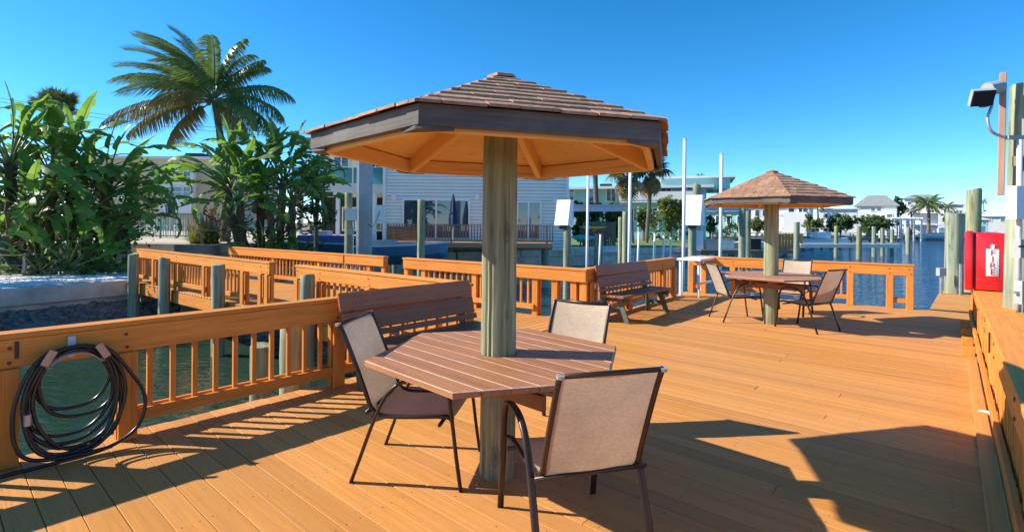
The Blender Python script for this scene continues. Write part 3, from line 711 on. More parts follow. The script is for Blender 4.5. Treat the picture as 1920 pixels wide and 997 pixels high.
spots = [((-.585, 3.47), -8, 'sling chair left of the near table, seen side on, half under it'),
         ((.345, 3.94), 239, 'sling chair behind the near table, only its pale back showing above the top'),
         ((.316, 2.727), 106, 'sling chair in front of the near table with its back to the camera'),
         ((3.88, 9.02), 2, 'sling chair at the left side of the far table'),
         ((4.66, 8.27), 118, 'sling chair at the right of the far table with its back to the camera'),
         ((5.2, 9.75), 228, 'sling chair behind the far table, hidden by the post and table top')]
for i, (p, rz, lab) in enumerate(spots):
    o = chair0 if i == 0 else copy_tree(chair0)
    o.location = (p[0], p[1], 0); o.rotation_euler = (0, 0, R(rz)); o['label'] = lab

# ------------------------------------------------------------------ benches
def bench(a0, a1, b, label, extra=0.):
    """stands against the left railing line, faces +b"""
    t = thing('bench', label, 'bench', dk((a0 + a1) / 2, b + .3), 0, 'brown slatted benches along the left railing')
    lean = [(.045, .93, .19), (.115, .725, .19)]
    lean = [(.05, .835, .185), (.105, .645, .185), (.143, .515, .06)]
    up = (V2 * -.28 + Z3).normalized()
    for k, (o, z, w_) in enumerate(lean):
        ex = .0 if k < 2 else .02
        beam('back_board', dk(a0 - ex, b + o, z), dk(a1 + ex, b + o, z), .036, w_, 'benchbrown', t, up=up, c=.005)
    for o in (.215, .36, .505):
        beam('seat_board', dk(a0, b + o, .435), dk(a1, b + o, .435), .138, .038, 'benchbrown', t, c=.005)
    for aa in (a0 + .16, a1 - .16):
        beam('back_leg', dk(aa, b + .20, 0), dk(aa, b - .0, .90), .038, .085, 'legs', t, up=V2, c=.004)
        beam('front_leg', dk(aa, b + .56, 0), dk(aa, b + .40, .40), .038, .085, 'legs', t, up=V2, c=.004)
        beam('seat_bearer', dk(aa + .04, b + .08, .375), dk(aa + .04, b + .57, .375), .036, .085, 'legs', t, c=.004)
        beam('brace', dk(aa + .04, b + .20, .18), dk(aa + .04, b + .48, .18), .032, .07, 'legs', t, c=.004)
    return t
bench(1.64, 3.37, .09, 'dark brown bench against the left railing, behind the near table')
bench(6.47, 8.25, -.10, 'dark brown bench with green legs further along the left railing, facing the deck')

# ------------------------------------------------------------------ white work table near the far corner
t = thing('work_table', 'small white table at the far left corner of the deck', 'table', dk(11.2, -.2))
beam('table_top', dk(10.50, -.16, .84), dk(11.95, -.22, .84), .55, .05, 'white', t, c=.006)
for aa in (10.62, 11.83):
    for bb in (-.40, .03): beam('leg', dk(aa, bb, 0), dk(aa, bb, .815), .05, .05, 'white', t, up=U2, c=.004)
beam('brace', dk(10.62, .03, .30), dk(11.83, .03, .30), .035, .05, 'white', t)

# ------------------------------------------------------------------ hose on its hanger
hx = -.32
ho = thing('garden_hose', 'black garden hose coiled over the hanger on the left railing', 'hose', dk(hx, .08))
def HP(x, z, o): return dk(hx + x, .045 + o, z)
loops = [(.205, .33, .0), (.215, .27, .01), (.225, .16, -.012), (.235, .11, .012), (.24, .075, -.015), (.235, .06, .02), (.25, .05, .01), (.27, .035, .02)]
mbs = []
for k, (hw_, zb_, sh) in enumerate(loops):
    pts = []; n_ = 44; zt = .735 + .004 * (k % 4)
    for i in range(n_):
        a_ = 2 * math.pi * i / n_; cx_, sz_ = math.cos(a_), math.sin(a_)
        zc = (zt + zb_) / 2; hz = (zt - zb_) / 2
        wdt = hw_ * (1 - .16 * max(0, sz_)) + .01 * math.sin(3 * a_ + k)
        x = sh + wdt * (abs(cx_) ** .82) * (1 if cx_ > 0 else -1) + .02 * (1 - sz_) * math.sin(k * 1.7)
        z = zc + hz * (abs(sz_) ** .9) * (1 if sz_ > 0 else -1)
        o_ = .055 + .012 * (k % 4) + .045 * (k // 4) * (.4 - .6 * sz_) 
        pts.append(HP(x, z, max(.045, o_)))
    mb = MB(); mb.tube(pts, .0125, 8, closed=True); mb.build('coil', 'black', ho, smooth=True)
pts = [HP(.14, .74, .09), HP(.22, .66, .10), HP(.31, .52, .10), HP(.385, .38, .11), HP(.40, .26, .12), HP(.36, .13, .13), HP(.25, .05, .14), HP(.1, .018, .15), HP(-.12, .014, .15), HP(-.3, .014, .14), HP(-.46, .014, .15), HP(-.62, .07, .15), HP(-.8, .11, .15), HP(-1.0, .03, .14), HP(-1.3, .014, .16)]
def catmull(p, n=6):
    out = []
    for i in range(len(p) - 1):
        a_, b_, c_, d_ = p[max(i - 1, 0)], p[i], p[i + 1], p[min(i + 2, len(p) - 1)]
        for j in range(n):
            t_ = j / n; out.append(.5 * ((2 * b_) + (c_ - a_) * t_ + (2 * a_ - 5 * b_ + 4 * c_ - d_) * t_ * t_ + (3 * b_ - a_ - 3 * c_ + d_) * t_ ** 3))
    return out + [p[-1]]
MB().tube(catmull(pts), .0125, 8).build('tail', 'black', ho, smooth=True)
pts = [HP(-.12, .74, .10), HP(-.22, .64, .11), HP(-.29, .45, .11), HP(-.305, .28, .12), HP(-.28, .14, .13), HP(-.2, .06, .14), HP(0, .03, .15), HP(.2, .03, .15)]
MB().tube(catmull(pts), .0125, 8).build('loose_loop', 'black', ho, smooth=True)
MB().tube([HP(-.235, .36, .13), HP(-.235, .29, .13)], .02, 10).build('brass_fitting', 'steel', ho)
hg = thing('hose_hanger', 'tan saddle shaped hose hanger screwed to the left railing', 'hose hanger', dk(hx, .03))
beam('wall_plate', HP(0, .66, .0) , HP(0, .805, .0), .006, .045, 'pvc', hg, up=U2)
arc = [HP(.15 * math.sin(x_), .585 + .13 * math.cos(x_), .09) for x_ in [(-1.15 + 2.3 * i / 10) for i in range(11)]]
mb = MB()
for i in range(10): mb.bar(arc[i] - V2 * .085, arc[i + 1] - V2 * .085, .004, .004)
pl = []
for p in arc: pl += [p - V2 * .088, p + V2 * .07]
mb = MB(); mb.add(pl + [p + Z3 * -.006 for p in pl], [(2 * i, 2 * i + 1, 2 * i + 3, 2 * i + 2) for i in range(10)] + [(22 + 2 * i + 2, 22 + 2 * i + 3, 22 + 2 * i + 1, 22 + 2 * i) for i in range(10)] + [(2 * i, 2 * i + 2, 24 + 2 * i, 22 + 2 * i) for i in range(10)] + [(2 * i + 3, 2 * i + 1, 23 + 2 * i, 25 + 2 * i) for i in range(10)]); mb.build('saddle', 'hanger', hg)
for s_ in (-1, 1):
    beam('lip', HP(s_ * .165, .665, .185), HP(s_ * .115, .755, .185), .006, .045, 'hanger', hg, up=U2)
    beam('arm', HP(s_ * .137, .645, .03), HP(s_ * .137, .645, .185), .03, .006, 'hanger', hg)

# ------------------------------------------------------------------ slip numbers and straps on the railings
def text_mesh(s, size, depth):
    cu = bpy.data.curves.new('txt', 'FONT'); cu.body = s; cu.size = size; cu.extrude = depth; cu.align_x = 'CENTER'; cu.align_y = 'CENTER'
    o = bpy.data.objects.new('txt', cu); C.objects.link(o); dg = bpy.context.evaluated_depsgraph_get()
    me = bpy.data.meshes.new_from_object(o.evaluated_get(dg)); bpy.data.objects.remove(o); return me
def text(name, s, size, pos, xdir, mat, label=None, cat=None, parent=None, depth=.0015, bold=0):
    me = text_mesh(s, size, depth); me.materials.clear(); me.materials.append(M[mat])
    o = link(name, me, parent); x = Vector(xdir).normalized(); z = x.cross(Z3).normalized()
    mw = Matrix.Translation(pos) @ Matrix((x, Z3, z)).transposed().to_4x4()
    o.matrix_basis = wmat(parent).inverted() @ mw if parent else mw
    if label: tag(o, label, cat)
    return o
bE = -1.98
text('slip_number', '3', .17, dk(a_hi(bE) - .072, bE, .735), V2, 'blackink', 'black number 3 on the orange railing left of the shelter post', 'number')
def strap(name, p, label, ax, h=.16):
    o = beam(name, p, p + Z3 * h, .012, .02, 'darkmetal', None, up=ax, c=.002); tag(o, label, 'strap', 'dark slot straps on the railings'); return o
strap('dark_strap', dk(-.595, .034, .70), 'short dark metal strap on the left railing beside the hose', U2, .11)
strap('dark_strap', dk(a_hi(-6.35) - .07, -6.35, .66), 'short dark metal strap on the far gangway railing', V2, .2)
strap('dark_strap', dk(4.6, rb(4.6) - .075, .62), 'short dark metal strap on the right railing below its wide cap', U2, .16)

# ------------------------------------------------------------------ pilings round the deck
PG = 'wooden pilings standing round the deck'
round_pile('piling', 'green wooden piling outside the left railing behind the near bench', dk(1.42, -.33, -1.6), dk(1.42, -.33, .62), .125, 'pilegreen', PG)
round_pile('piling', 'short dark piling below the left railing, left of the green one', dk(1.55, -1.35, -1.6), dk(1.55, -1.35, .2), .12, 'pile', PG)
pb = -3.35
round_pile('piling', 'pale green piling outside the gangway railing behind the near bench', dk(a_lo(pb) - .25, pb, -1.6), dk(a_lo(pb) - .25, pb, .74), .12, 'pilegreen', PG)
for px_, lab in ((447, 'green piling outside the gangway railing, closest to its near end'), (343, 'green piling outside the gangway railing, middle of three'), (279, 'green piling at the shore end of the gangway railing')):
    bb = {447: -6.55, 343: -9.35, 279: -11.45}[px_]
    round_pile('piling', lab, dk(a_lo(bb) - .26, bb, -1.7), dk(a_lo(bb) - .26, bb, .74), .125, 'pilegreen', PG)
pA = gp(1796, 552, -.1)
round_pile('piling', 'thick pale piling on the finger pier left of the red fire box', dk(16.6, 4.28, -1.8), dk(16.6, 4.28, 1.98), .2, 'pilegreen', PG)
round_pile('piling', 'tall dark piling behind the pale one on the finger pier', dk(17.3, 4.62, -1.8), dk(17.4, 4.66, 2.62), .17, 'pile', PG)
cb = thing('conduit_stub', 'grey conduit stub with a small box on the finger pier piling', 'conduit', dk(16.2, 4.05, -.06))
MB().tube([dk(16.15, 4.05, -.06), dk(16.15, 4.05, .45)], .035, 8).build('pipe', 'steel', cb); MB().box(dk(16.15, 4.05, .5), (.17, .12, .2)).build('box', 'greybox', cb)
cb = thing('conduit_stub', 'slim grey pipe standing right of the pale finger pier piling', 'conduit', dk(16.1, 4.45, -.06))
MB().tube([dk(16.1, 4.42, -.06), dk(16.1, 4.42, .72)], .03, 8).build('pipe', 'steel', cb)

# big piling at the right edge with its electrics
pb0, pb1 = dk(5.80, 5.0, -1.8), dk(5.83, 5.0, 2.96) + Vector((.085, 0, 0))
big = round_pile('piling', 'big green piling at the right edge beside the red fire box, carrying lamp and boxes', pb0, pb1, .142, 'pilegreen', PG, taper=.98, n=28)
def bp(px, py, Y): return at(px, py, Y)
fl = thing('flood_light', 'grey flood light on a wooden batten at the top of the right piling', 'lamp', bp(1880, 365, 4.93))
beam('batten', bp(1876.5, 366, 4.90), bp(1881, 137, 4.90), .05, .04, 'batten', fl, up=U2, c=.004)
MB().tube([bp(1851, 168, 4.86), bp(1875, 163, 4.88)], .062, 12).build('junction_box', 'greybox', fl)
lc = bp(1841, 183, 4.80); rt = Matrix.Rotation(R(-20), 3, 'Z') @ Matrix.Rotation(R(30), 3, 'X')
MB().box(lc, (.17, .055, .15), rt).build('lamp_housing', 'greybox', fl)
MB().box(lc + rt @ Vector((0, -.032, 0)), (.16, .01, .14), rt).build('lamp_lens', 'darkmetal', fl)
MB().tube(catmull([bp(1858, 188, 4.84), bp(1860, 197, 4.84), bp(1852, 222, 4.84), bp(1858, 245, 4.83), bp(1878, 256, 4.83), bp(1900, 260, 4.83)]), .013, 8).build('flex_conduit', 'steel', fl, smooth=True)
MB().box(bp(1845, 196, 4.84), (.05, .05, .05)).build('knuckle', 'darkmetal', fl)
el = thing('electric_boxes', 'white and grey electric boxes with conduit on the right piling', 'electric box', bp(1912, 590, 4.8))
MB().tube([bp(1912, 262, 4.80), bp(1909, 590, 4.80)], .022, 10).build('conduit', 'pvc', el, smooth=True)
MB().box(bp(1903, 258, 4.82), (.16, .05, .035)).build('strap', 'greybox', el)
MB().box(bp(1914, 380, 4.76), (.17, .10, .30)).build('white_box', 'white', el)
MB().box(bp(1918, 466, 4.74), (.12, .08, .17)).build('switch_box', 'greybox', el)
MB().box(bp(1917, 462, 4.69), (.05, .02, .02)).build('switch', 'darkmetal', el)
MB().box(bp(1921, 548, 4.72), (.12, .08, .21)).build('outlet_box', 'greybox', el)
MB().box(bp(1906, 548, 4.72), (.05, .03, .02)).build('valve', 'steel', el)
MB().box(bp(1909, 302, 4.85), (.06, .05, .09)).build('bracket', 'oldwood', el)

# fire extinguisher box
fc = dk(7.42, 4.80); fx = V2; fn = -U2
fb = thing('fire_box', 'red fire extinguisher box marked FIRE standing on the right railing', 'fire box', fc + Z3 * .855)
def FB(x, y, z): return fc + fx * x + U2 * y + Z3 * z
def boxloc(mb, x0, x1, y0, y1, z0, z1, dome=0):
    vs = [FB(x, y, z) for x in (x0, x1) for y in (y0, y1) for z in (z0, z1)]
    mb.add(vs, [(0, 1, 3, 2), (4, 6, 7, 5), (0, 4, 5, 1), (2, 3, 7, 6), (0, 2, 6, 4), (1, 5, 7, 3)])
def rbox(name, x0, x1, y0, y1, z0, z1, mat, parent, c=.02, seg=3):
    bm = bmesh.new(); bmesh.ops.create_cube(bm, size=1)
    for v in bm.verts: v.co = Vector((v.co.x * (x1 - x0), v.co.y * (y1 - y0), v.co.z * (z1 - z0)))
    bmesh.ops.bevel(bm, geom=list(bm.edges), offset=c, segments=seg, affect='EDGES', profile=.5)
    me = bpy.data.meshes.new(name); bm.to_mesh(me); bm.free(); me.materials.append(M[mat])
    me.polygons.foreach_set('use_smooth', [True] * len(me.polygons))
    o = link(name, me, parent); mw = Matrix.Translation(FB((x0 + x1) / 2, (y0 + y1) / 2, (z0 + z1) / 2)) @ Matrix((fx, U2, Z3)).transposed().to_4x4()
    o.matrix_basis = wmat(parent).inverted() @ mw; return o
rbox('body', -.17, .19, .07, .27, .86, 1.555, 'red', fb)
rbox('door', -.105, .19, -.01, .065, .865, 1.54, 'red', fb, .022)
rbox('hinge_flange', -.205, -.125, -.03, .26, .858, 1.575, 'red', fb, .018)
rbox('lower_band', -.10, .185, -.014, .0, .985, .993, 'red', fb, .003, 1)
sg = rbox('label_panel', -.01, .105, -.016, -.009, 1.04, 1.36, 'white', fb, .002, 1)
for k, ch in enumerate('FIRE'):
    text('letter', ch, .098, FB(.0475, -.0185, 1.312 - k * .075), V2, 'redink', parent=fb, depth=.002)
mb = MB(); fpts = [(0, -.02), (.018, 0), (.012, .02), (.022, .045), (.004, .03), (-.006, .055), (-.014, .028), (-.022, .03), (-.018, 0)]
mb.add([FB(.0475 + x, -.0175, 1.375 + z) for x, z in fpts] + [FB(.0475, -.0175, 1.385)], [(i, (i + 1) % 9, 9) for i in range(9)]); mb.build('flame_mark', 'white', fb)
rbox('latch', .165, .185, -.03, -.008, 1.18, 1.24, 'darkmetal', fb, .004, 1)
MB().tube(catmull([FB(.10, .1, 1.56), FB(.17, .06, 1.545), FB(.22, .05, 1.50)]), .006, 6).build('strap', 'greybox', fb)

# ------------------------------------------------------------------ vegetation builders
def rnd_dir():
    while True:
        v = Vector((random.uniform(-1, 1), random.uniform(-1, 1), random.uniform(-1, 1)))
        if .05 < v.length < 1: return v.normalized()
def paddle_leaf(L, W, droop, tears, seed, mat='bop'):
    """local: petiole starts at the origin, grows along +X, upper side +Z"""
    rg = random.Random(seed); mb = MB(); pet = L * .55
    pp = [Vector((pet * t, 0, .06 * L * math.sin(t * 1.5))) for t in (0, .33, .66, 1)]
    mb.tube(pp, [.035, .03, .025, .02], 5, mi=1)
    n = 22; x0 = pp[-1]; mid = []; ang = .10; p = x0.copy()
    for i in range(n + 1):
        mid.append(p.copy()); ang -= droop / n * (1 + i / n); p = p + Vector((math.cos(ang), 0, math.sin(ang))) * (L / n)
    prof = [W * (math.sin(math.pi * min(1, (i / n) ** .75)) ** .62) * (1 - .25 * i / n) + .004 for i in range(n + 1)]
    mb.tube(mid, [.018 * (1 - .8 * i / n) for i in range(n + 1)], 4, mi=1)
    for s_ in (-1, 1):
        i = 0
        while i < n:
            m = rg.choice((1, 2, 2, 3)) if rg.random() < tears else rg.choice((4, 5, 7))
            j = min(n, i + m); fold = rg.uniform(.1, .35) if rg.random() > tears else rg.uniform(-.9, .3)
            vs = []; torn = m <= 3
            cnt = j - i + 1
            for k in range(cnt):
                q = mid[i + k]; kk = (k / (cnt - 1) - .5) * (L / n) * (.5 if rg.random() < tears else .1)
                wd = prof[i + k] * rg.uniform(.94, 1.04); tx = mid[min(i + k + 1, n)] - mid[max(i + k - 1, 0)]; tx.normalize()
                nz = Vector((-tx.z, 0, tx.x))
                kk = (k / (cnt - 1) - .5) * (cnt - 1) * (L / n) * (.55 if torn else .06)
                tip = q + Vector((0, s_ * wd * math.cos(fold), 0)) + nz * wd * math.sin(fold) + tx * (wd * .30 - kk)
                mdl = q + Vector((0, s_ * wd * .55, 0)) + nz * (wd * .55 * math.sin(fold) + wd * .08) + tx * wd * .15
                vs += [q, mdl, tip]
            k0 = [(3 * k, 3 * k + 1, 3 * k + 4, 3 * k + 3) for k in range(cnt - 1)] + [(3 * k + 1, 3 * k + 2, 3 * k + 5, 3 * k + 4) for k in range(cnt - 1)]
            mb.add(vs, k0); i = j
    return mb.mesh('paddle_leaf', [mat, 'petiole'], smooth=True)
LEAVES = [paddle_leaf(1.45, .22, .6, .7, 1), paddle_leaf(1.6, .24, 1.2, .92, 2), paddle_leaf(1.3, .21, .25, .3, 3), paddle_leaf(1.75, .24, 1.8, .97, 4), paddle_leaf(1.2, .21, .8, .5, 5), paddle_leaf(1.6, .23, 1.5, .9, 6)]
DEAD = [paddle_leaf(1.1, .16, 2.6, .95, 11, 'bopdead'), paddle_leaf(1.2, .14, 3.0, .95, 12, 'bopdead')]
def orient(o, pos, d, roll, s_, parent):
    x = Vector(d).normalized(); y = Z3.cross(x)
    if y.length < .05: y = Vector((0, 1, 0))
    y.normalize(); z = x.cross(y)
    m = Matrix.Translation(pos) @ (Matrix((x, y, z)).transposed() @ Matrix.Rotation(roll, 3, 'X')).to_4x4() @ Matrix.Diagonal((s_, s_, s_, 1))
    o.matrix_basis = wmat(parent).inverted() @ m
def bop_plant(base, height, lean, n, label, fan=0., s_=1., dead=3, group='paddle leaved bird of paradise plants on the shore', spread=1.0):
    """tall stem with a fan of paddle leaves in one plane (fan = plane azimuth)"""
    base = Vector(base); t = thing('paddle_leaf_plant', label, 'plant', base, 0, group)
    top = base + Vector((lean[0], lean[1], height))
    ctr = [base.lerp(top, f) + Vector((lean[0] * .25 * math.sin(f * 3.1), lean[1] * .2 * math.sin(f * 3.1), 0)) for f in [i / 9 for i in range(10)]]
    if height > .4:
        mb = MB(); mb.tube(ctr, [.12 * s_ * (1 + (.25 if i % 2 else -.05)) for i in range(10)], 9); mb.build('stem', 'boptrunk', t)
    fd = Vector((math.cos(fan), math.sin(fan), 0)); od = Vector((-fd.y, fd.x, 0))
    n = int(n * 1.3)
    for i in range(n):
        f = (i + .5) / n * 2 - 1; el = (1 - abs(f)) * 85 + 2 + random.uniform(-14, 12)
        hd = (fd * (1 if f > 0 else -1) * spread + od * random.uniform(-.75, .75)).normalized()
        d = hd * math.cos(R(el)) + Z3 * math.sin(R(el))
        k = 2 if abs(f) < .25 else random.choice((0, 1, 3, 4, 5))
        o = link('leaf', random.choice([LEAVES[k], LEAVES[k], random.choice(LEAVES)]), t)
        orient(o, top + Vector((0, 0, -.25 + .3 * (1 - abs(f)))) * 1 + d * .05, d, random.uniform(-.7, .7), s_ * random.uniform(.85, 1.2), t)
    for i in range(dead):
        a_ = random.uniform(0, 6.28); o = link('dead_leaf', random.choice(DEAD), t)
        orient(o, top + Vector((0, 0, -.35 - random.random() * .4)), Vector((math.cos(a_), math.sin(a_), -.6)), 0, s_ * random.uniform(.7, 1.), t)
    return t
def pinnate_frond(L, droop, ll, hang, seed, wind=Vector((0, 0, 0)), n=62, mat='coco', twist=0., w0=.032):
    """local: rachis along +X arching down; leaflets hang; wind = local push on the leaflets"""
    rg = random.Random(seed); mb = MB(); mid = []; p = Vector((0, 0, 0)); ang = 0.
    K = 26
    for i in range(K + 1):
        mid.append(p.copy()); ang -= droop / K * (.35 + 1.3 * i / K); p = p + Vector((math.cos(ang), 0, math.sin(ang))) * (L / K) + wind * (.06 * (i / K) ** 2)
    mb.tube(mid, [.035 * (1 - .88 * i / K) for i in range(K + 1)], 4, mi=1)
    for i in range(n):
        f = .14 + .86 * i / n; x = f * K; a_ = int(min(x, K - 1)); q = mid[a_].lerp(mid[a_ + 1], x - a_)
        tx = (mid[a_ + 1] - mid[a_]).normalized(); nz = Vector((-tx.z, 0, tx.x))
        wl = ll * (math.sin(math.pi * (f * .86 + .10)) ** .6) * rg.uniform(.85, 1.1)
        for s_ in (-1, 1):
            d1 = (Vector((0, s_, 0)) * .85 + tx * .55 + nz * .35 + wind * .35).normalized()
            d2 = (d1 * .42 + Vector((0, 0, -hang * 1.35)) + wind * .8 + rnd_dir_rg(rg) * .18).normalized()
            d3 = (d2 * .6 + Vector((0, 0, -hang * 1.5)) + wind * .7).normalized()
            p1 = q + d1 * wl * .3; p2 = p1 + d2 * wl * .4; p3 = p2 + d3 * wl * .34
            sd_ = tx * w0 * .5
            mb.add([q - sd_ * .6, q + sd_ * .6, p1 - sd_, p1 + sd_, p2 - sd_ * .8, p2 + sd_ * .8, p3], [(0, 1, 3, 2), (2, 3, 5, 4), (4, 5, 6)])
    return mb.mesh('frond', [mat, 'petiole'])
def rnd_dir_rg(rg): return Vector((rg.uniform(-1, 1), rg.uniform(-1, 1), rg.uniform(-1, 1)))
def palm(name, label, base, top, r, fronds, group=None, coconuts=0):
    base, top = Vector(base), Vector(top); t = thing(name, label, 'palm tree', base, 0, group)
    mb = MB(); K = 22
    cur = (top - base).cross(Z3); 
    pts = [base.lerp(top, i / K) + Vector((.22 * math.sin(i / K * 3.1), 0, 0)) * (1 if (top - base).length > 4 else .3) for i in range(K + 1)]
    mb.tube(pts, [r * (1.25 - .5 * i / K) * (1.05 if i % 2 else .97) for i in range(K + 1)], 12); mb.build('trunk', 'trunk', t)
    for (me, az, el, roll, s_) in fronds:
        o = link('frond', me, t); d = Vector((math.cos(R(az)) * math.cos(R(el)), math.sin(R(az)) * math.cos(R(el)), math.sin(R(el))))
        orient(o, top + d * .12, d, R(roll), s_, t)
    for i in range(coconuts):
        a_ = i * 2.1; MB().tube([top + Vector((.22 * math.cos(a_), .22 * math.sin(a_), -.28)), top + Vector((.25 * math.cos(a_), .25 * math.sin(a_), -.16)), top + Vector((.22 * math.cos(a_), .22 * math.sin(a_), -.02))], [.04, .12, .04], 8).build('coconut', 'cocoold', t, smooth=True)
    return t
def fan_leaf(r, nseg, seed, mat, droop=.5):
    rg = random.Random(seed); mb = MB()
    mb.tube([Vector((0, 0, 0)), Vector((r * .5, 0, .05 * r)), Vector((r * .9, 0, 0))], [.02, .018, .012], 4, mi=1)
    c = Vector((r * .9, 0, 0))
    for i in range(nseg):
        a_ = (-1 + 2 * i / (nseg - 1)) * R(128); d = Vector((math.cos(a_), math.sin(a_), 0)); y = Vector((-d.y, d.x, 0))
        ln = r * rg.uniform(.85, 1.1) * (1 - .18 * abs(a_) / 2.2); w_ = r * .055
        p1 = c + d * ln * .55 + Vector((0, 0, -.02 * r)); p2 = c + d * ln * .92 + Vector((0, 0, -droop * r * rg.uniform(.3, .6)))
        mb.add([c, p1 - y * w_, p1 + y * w_, p2], [(0, 1, 2), (1, 3, 2)])
    return mb.mesh('fan_leaf', [mat, 'petiole'])
FANS = [fan_leaf(.75, 26, 21, 'sabal'), fan_leaf(.85, 28, 22, 'sabal', .8)]
FANSK = [fan_leaf(.8, 20, 23, 'skirt', 1.3), fan_leaf(.7, 18, 24, 'skirt', 1.5)]
def fan_palm(label, base, top, r, n=26, skirt=14, s_=1., group='fan palms on the far shore', name='fan_palm'):
    base, top = Vector(base), Vector(top); t = thing(name, label, 'palm tree', base, 0, group)
    mb = MB(); K = 12; mb.tube([base.lerp(top, i / K) for i in range(K + 1)], [r * (1.1 if i % 2 else 1.) for i in range(K + 1)], 10); mb.build('trunk', 'trunk', t)
    for i in range(n):
        az = i * 2.399; el = 80 - 105 * (i / n); d = Vector((math.cos(az) * math.cos(R(el)), math.sin(az) * math.cos(R(el)), math.sin(R(el))))
        o = link('leaf', FANS[i % 2], t); orient(o, top, d, random.uniform(-.5, .5), s_ * random.uniform(.85, 1.15), t)
    for i in range(skirt):
        az = i * 2.399 + .7; el = -38 - 45 * random.random(); d = Vector((math.cos(az) * math.cos(R(el)), math.sin(az) * math.cos(R(el)), math.sin(R(el))))
        o = link('dead_leaf', FANSK[i % 2], t); orient(o, top - Vector((0, 0, .1 + .5 * random.random() * s_)), d, random.uniform(-.5, .5), s_ * random.uniform(.8, 1.2), t)
    return t
def leaf_cloud(blobs, n, size, mb=None, up=.35):
    """leaf sized faces through a set of ellipsoids (c, (rx,ry,rz)); denser towards the outside, in sub clumps"""
    mb = mb or MB(); vol = [b[1][0] * b[1][1] * b[1][2] for b in blobs]; tot = sum(vol)
    for b, v in zip(blobs, vol):
        k = int(n * v / tot) + 1; c = Vector(b[0]); rr = b[1]; ncl = max(5, k // 22)
        cl = []
        for i in range(ncl):
            d = rnd_dir(); q = random.uniform(.55, 1.0); cl.append((Vector((d.x * rr[0], d.y * rr[1], d.z * rr[2])) * q, random.uniform(.16, .34)))
        for i in range(k):
            cc, cs = random.choice(cl); d = rnd_dir() * random.random() ** .5 * cs
            p = c + cc + Vector((d.x * rr[0], d.y * rr[1], d.z * rr[2]))
            nr = (rnd_dir() + Vector((0, 0, up)) + (p - c).normalized() * .5).normalized(); x = nr.cross(rnd_dir()).normalized(); y = nr.cross(x); s_ = size * random.uniform(.6, 1.3)
            mb.add([p - x * s_, p + y * s_ * .45 + nr * s_ * .1, p + x * s_, p - y * s_ * .45 + nr * s_ * .1], [(0, 1, 2, 3)])
    return mb
def tree(name, label, base, crown, n, size, mat, trunk_r=.12, group=None, cat='tree', trunk=True):
    """crown: [(offset from base, radii)]"""
    base = Vector(base); t = thing(name, label, cat, base, 0, group)
    leaf_cloud([(base + Vector(c), r_) for c, r_ in crown], n, size).build('crown', mat, t)
    if trunk:
        mb = MB()
        top = sum((Vector(c) for c, r_ in crown), Vector()) / len(crown)
        mb.tube([base, base + top * .45, base + top * .8], [trunk_r * 1.2, trunk_r, trunk_r * .6], 8)
        for c, r_ in crown: mb.tube([base + top * .42, base + (top * .5 + Vector(c) * .5), base + Vector(c)], [trunk_r * .6, trunk_r * .45, trunk_r * .15], 6)
        mb.build('trunk', 'trunk', t)
    return t

# ------------------------------------------------------------------ plants on the left shore
def shore(px, py_top, Y): return at(px, 400, Y)
BG = 'paddle leaved bird of paradise plants on the shore'
def bop_px(px, pytop, Y, leanpx, n, label, fan=None, s_=1., dead=4, z0=LZ, basepx=None):
    """crown heart at pixel (px, pytop), depth Y"""
    c = at(px, pytop, Y); bx = at(basepx if basepx is not None else px - leanpx, 480, Y).x
    return bop_plant((bx, Y, z0), c.z - z0, (c.x - bx, 0), n, label, fan if fan is not None else random.uniform(-.6, .6), s_, dead)
bop_px(20, 311, 16.2, 0, 13, 'tall paddle leaved plant at the far left edge of the photo', s_=1.15, basepx=30)
bop_px(98, 338, 17.0, 0, 14, 'tall paddle leaved plant second from the left edge, upright bright leaves', s_=1.15, basepx=82)
bop_px(62, 406, 15.9, 0, 11, 'shorter paddle leaved plant low in front at the far left', s_=1.0, basepx=70)
bop_px(135, 308, 17.6, 0, 12, 'tallest paddle leaved plant of the left clump, one pointed leaf against the sky', fan=.3, s_=1.1, basepx=135)
bop_px(165, 394, 17.0, 0, 12, 'paddle leaved plant in the middle of the left clump with hanging brown leaves', s_=1.05, dead=7, basepx=160)
bop_px(198, 359, 17.4, 0, 12, 'paddle leaved plant right in the left clump, long leaves arching over the fence', fan=.1, s_=1.2, basepx=178)
bop_px(222, 409, 17.2, 0, 11, 'paddle leaved plant at the right edge of the left clump, yellow stem bases', fan=0, s_=.95, basepx=200)
bop_px(185, 471, 16.6, 0, 8, 'low paddle leaved plant at the foot of the left clump', s_=.75, dead=1, basepx=190)
bop_plant((at(128, 480, 15.6).x, 15.6, LZ), .35, (0, 0), 12, 'young rosette of broad paddle leaves in front of the left clump by the gravel', .2, .85, 0)
bop_plant((at(60, 480, 15.2).x, 15.4, LZ), .25, (0, 0), 9, 'young dark paddle leaves low at the far left behind the gravel', .5, .7, 0)
bop_plant((at(188, 480, 16.0).x, 16.2, LZ), .2, (0, 0), 8, 'young paddle leaves low beside the dark bin', .1, .6, 0)
bop_px(428, 345, 19.2, 0, 13, 'leaning paddle leaved plant at the left of the right clump', fan=.15, s_=1.05, basepx=470)
bop_px(450, 375, 18.8, 0, 10, 'low leaning paddle leaved plant of the right clump over the pampas grass', fan=.1, s_=1.0, basepx=470)
bop_px(487, 347, 19.6, 0, 14, 'tall paddle leaved plant in the middle of the right clump', s_=1.1, dead=6, basepx=492)
bop_px(530, 344, 19.8, 0, 13, 'tall bright paddle leaved plant of the right clump below the shelter roof', s_=1.1, dead=6, basepx=520)
bop_px(548, 375, 19.4, 0, 11, 'paddle leaved plant at the right of the right clump with brown skirts', s_=1.05, dead=8, basepx=545)
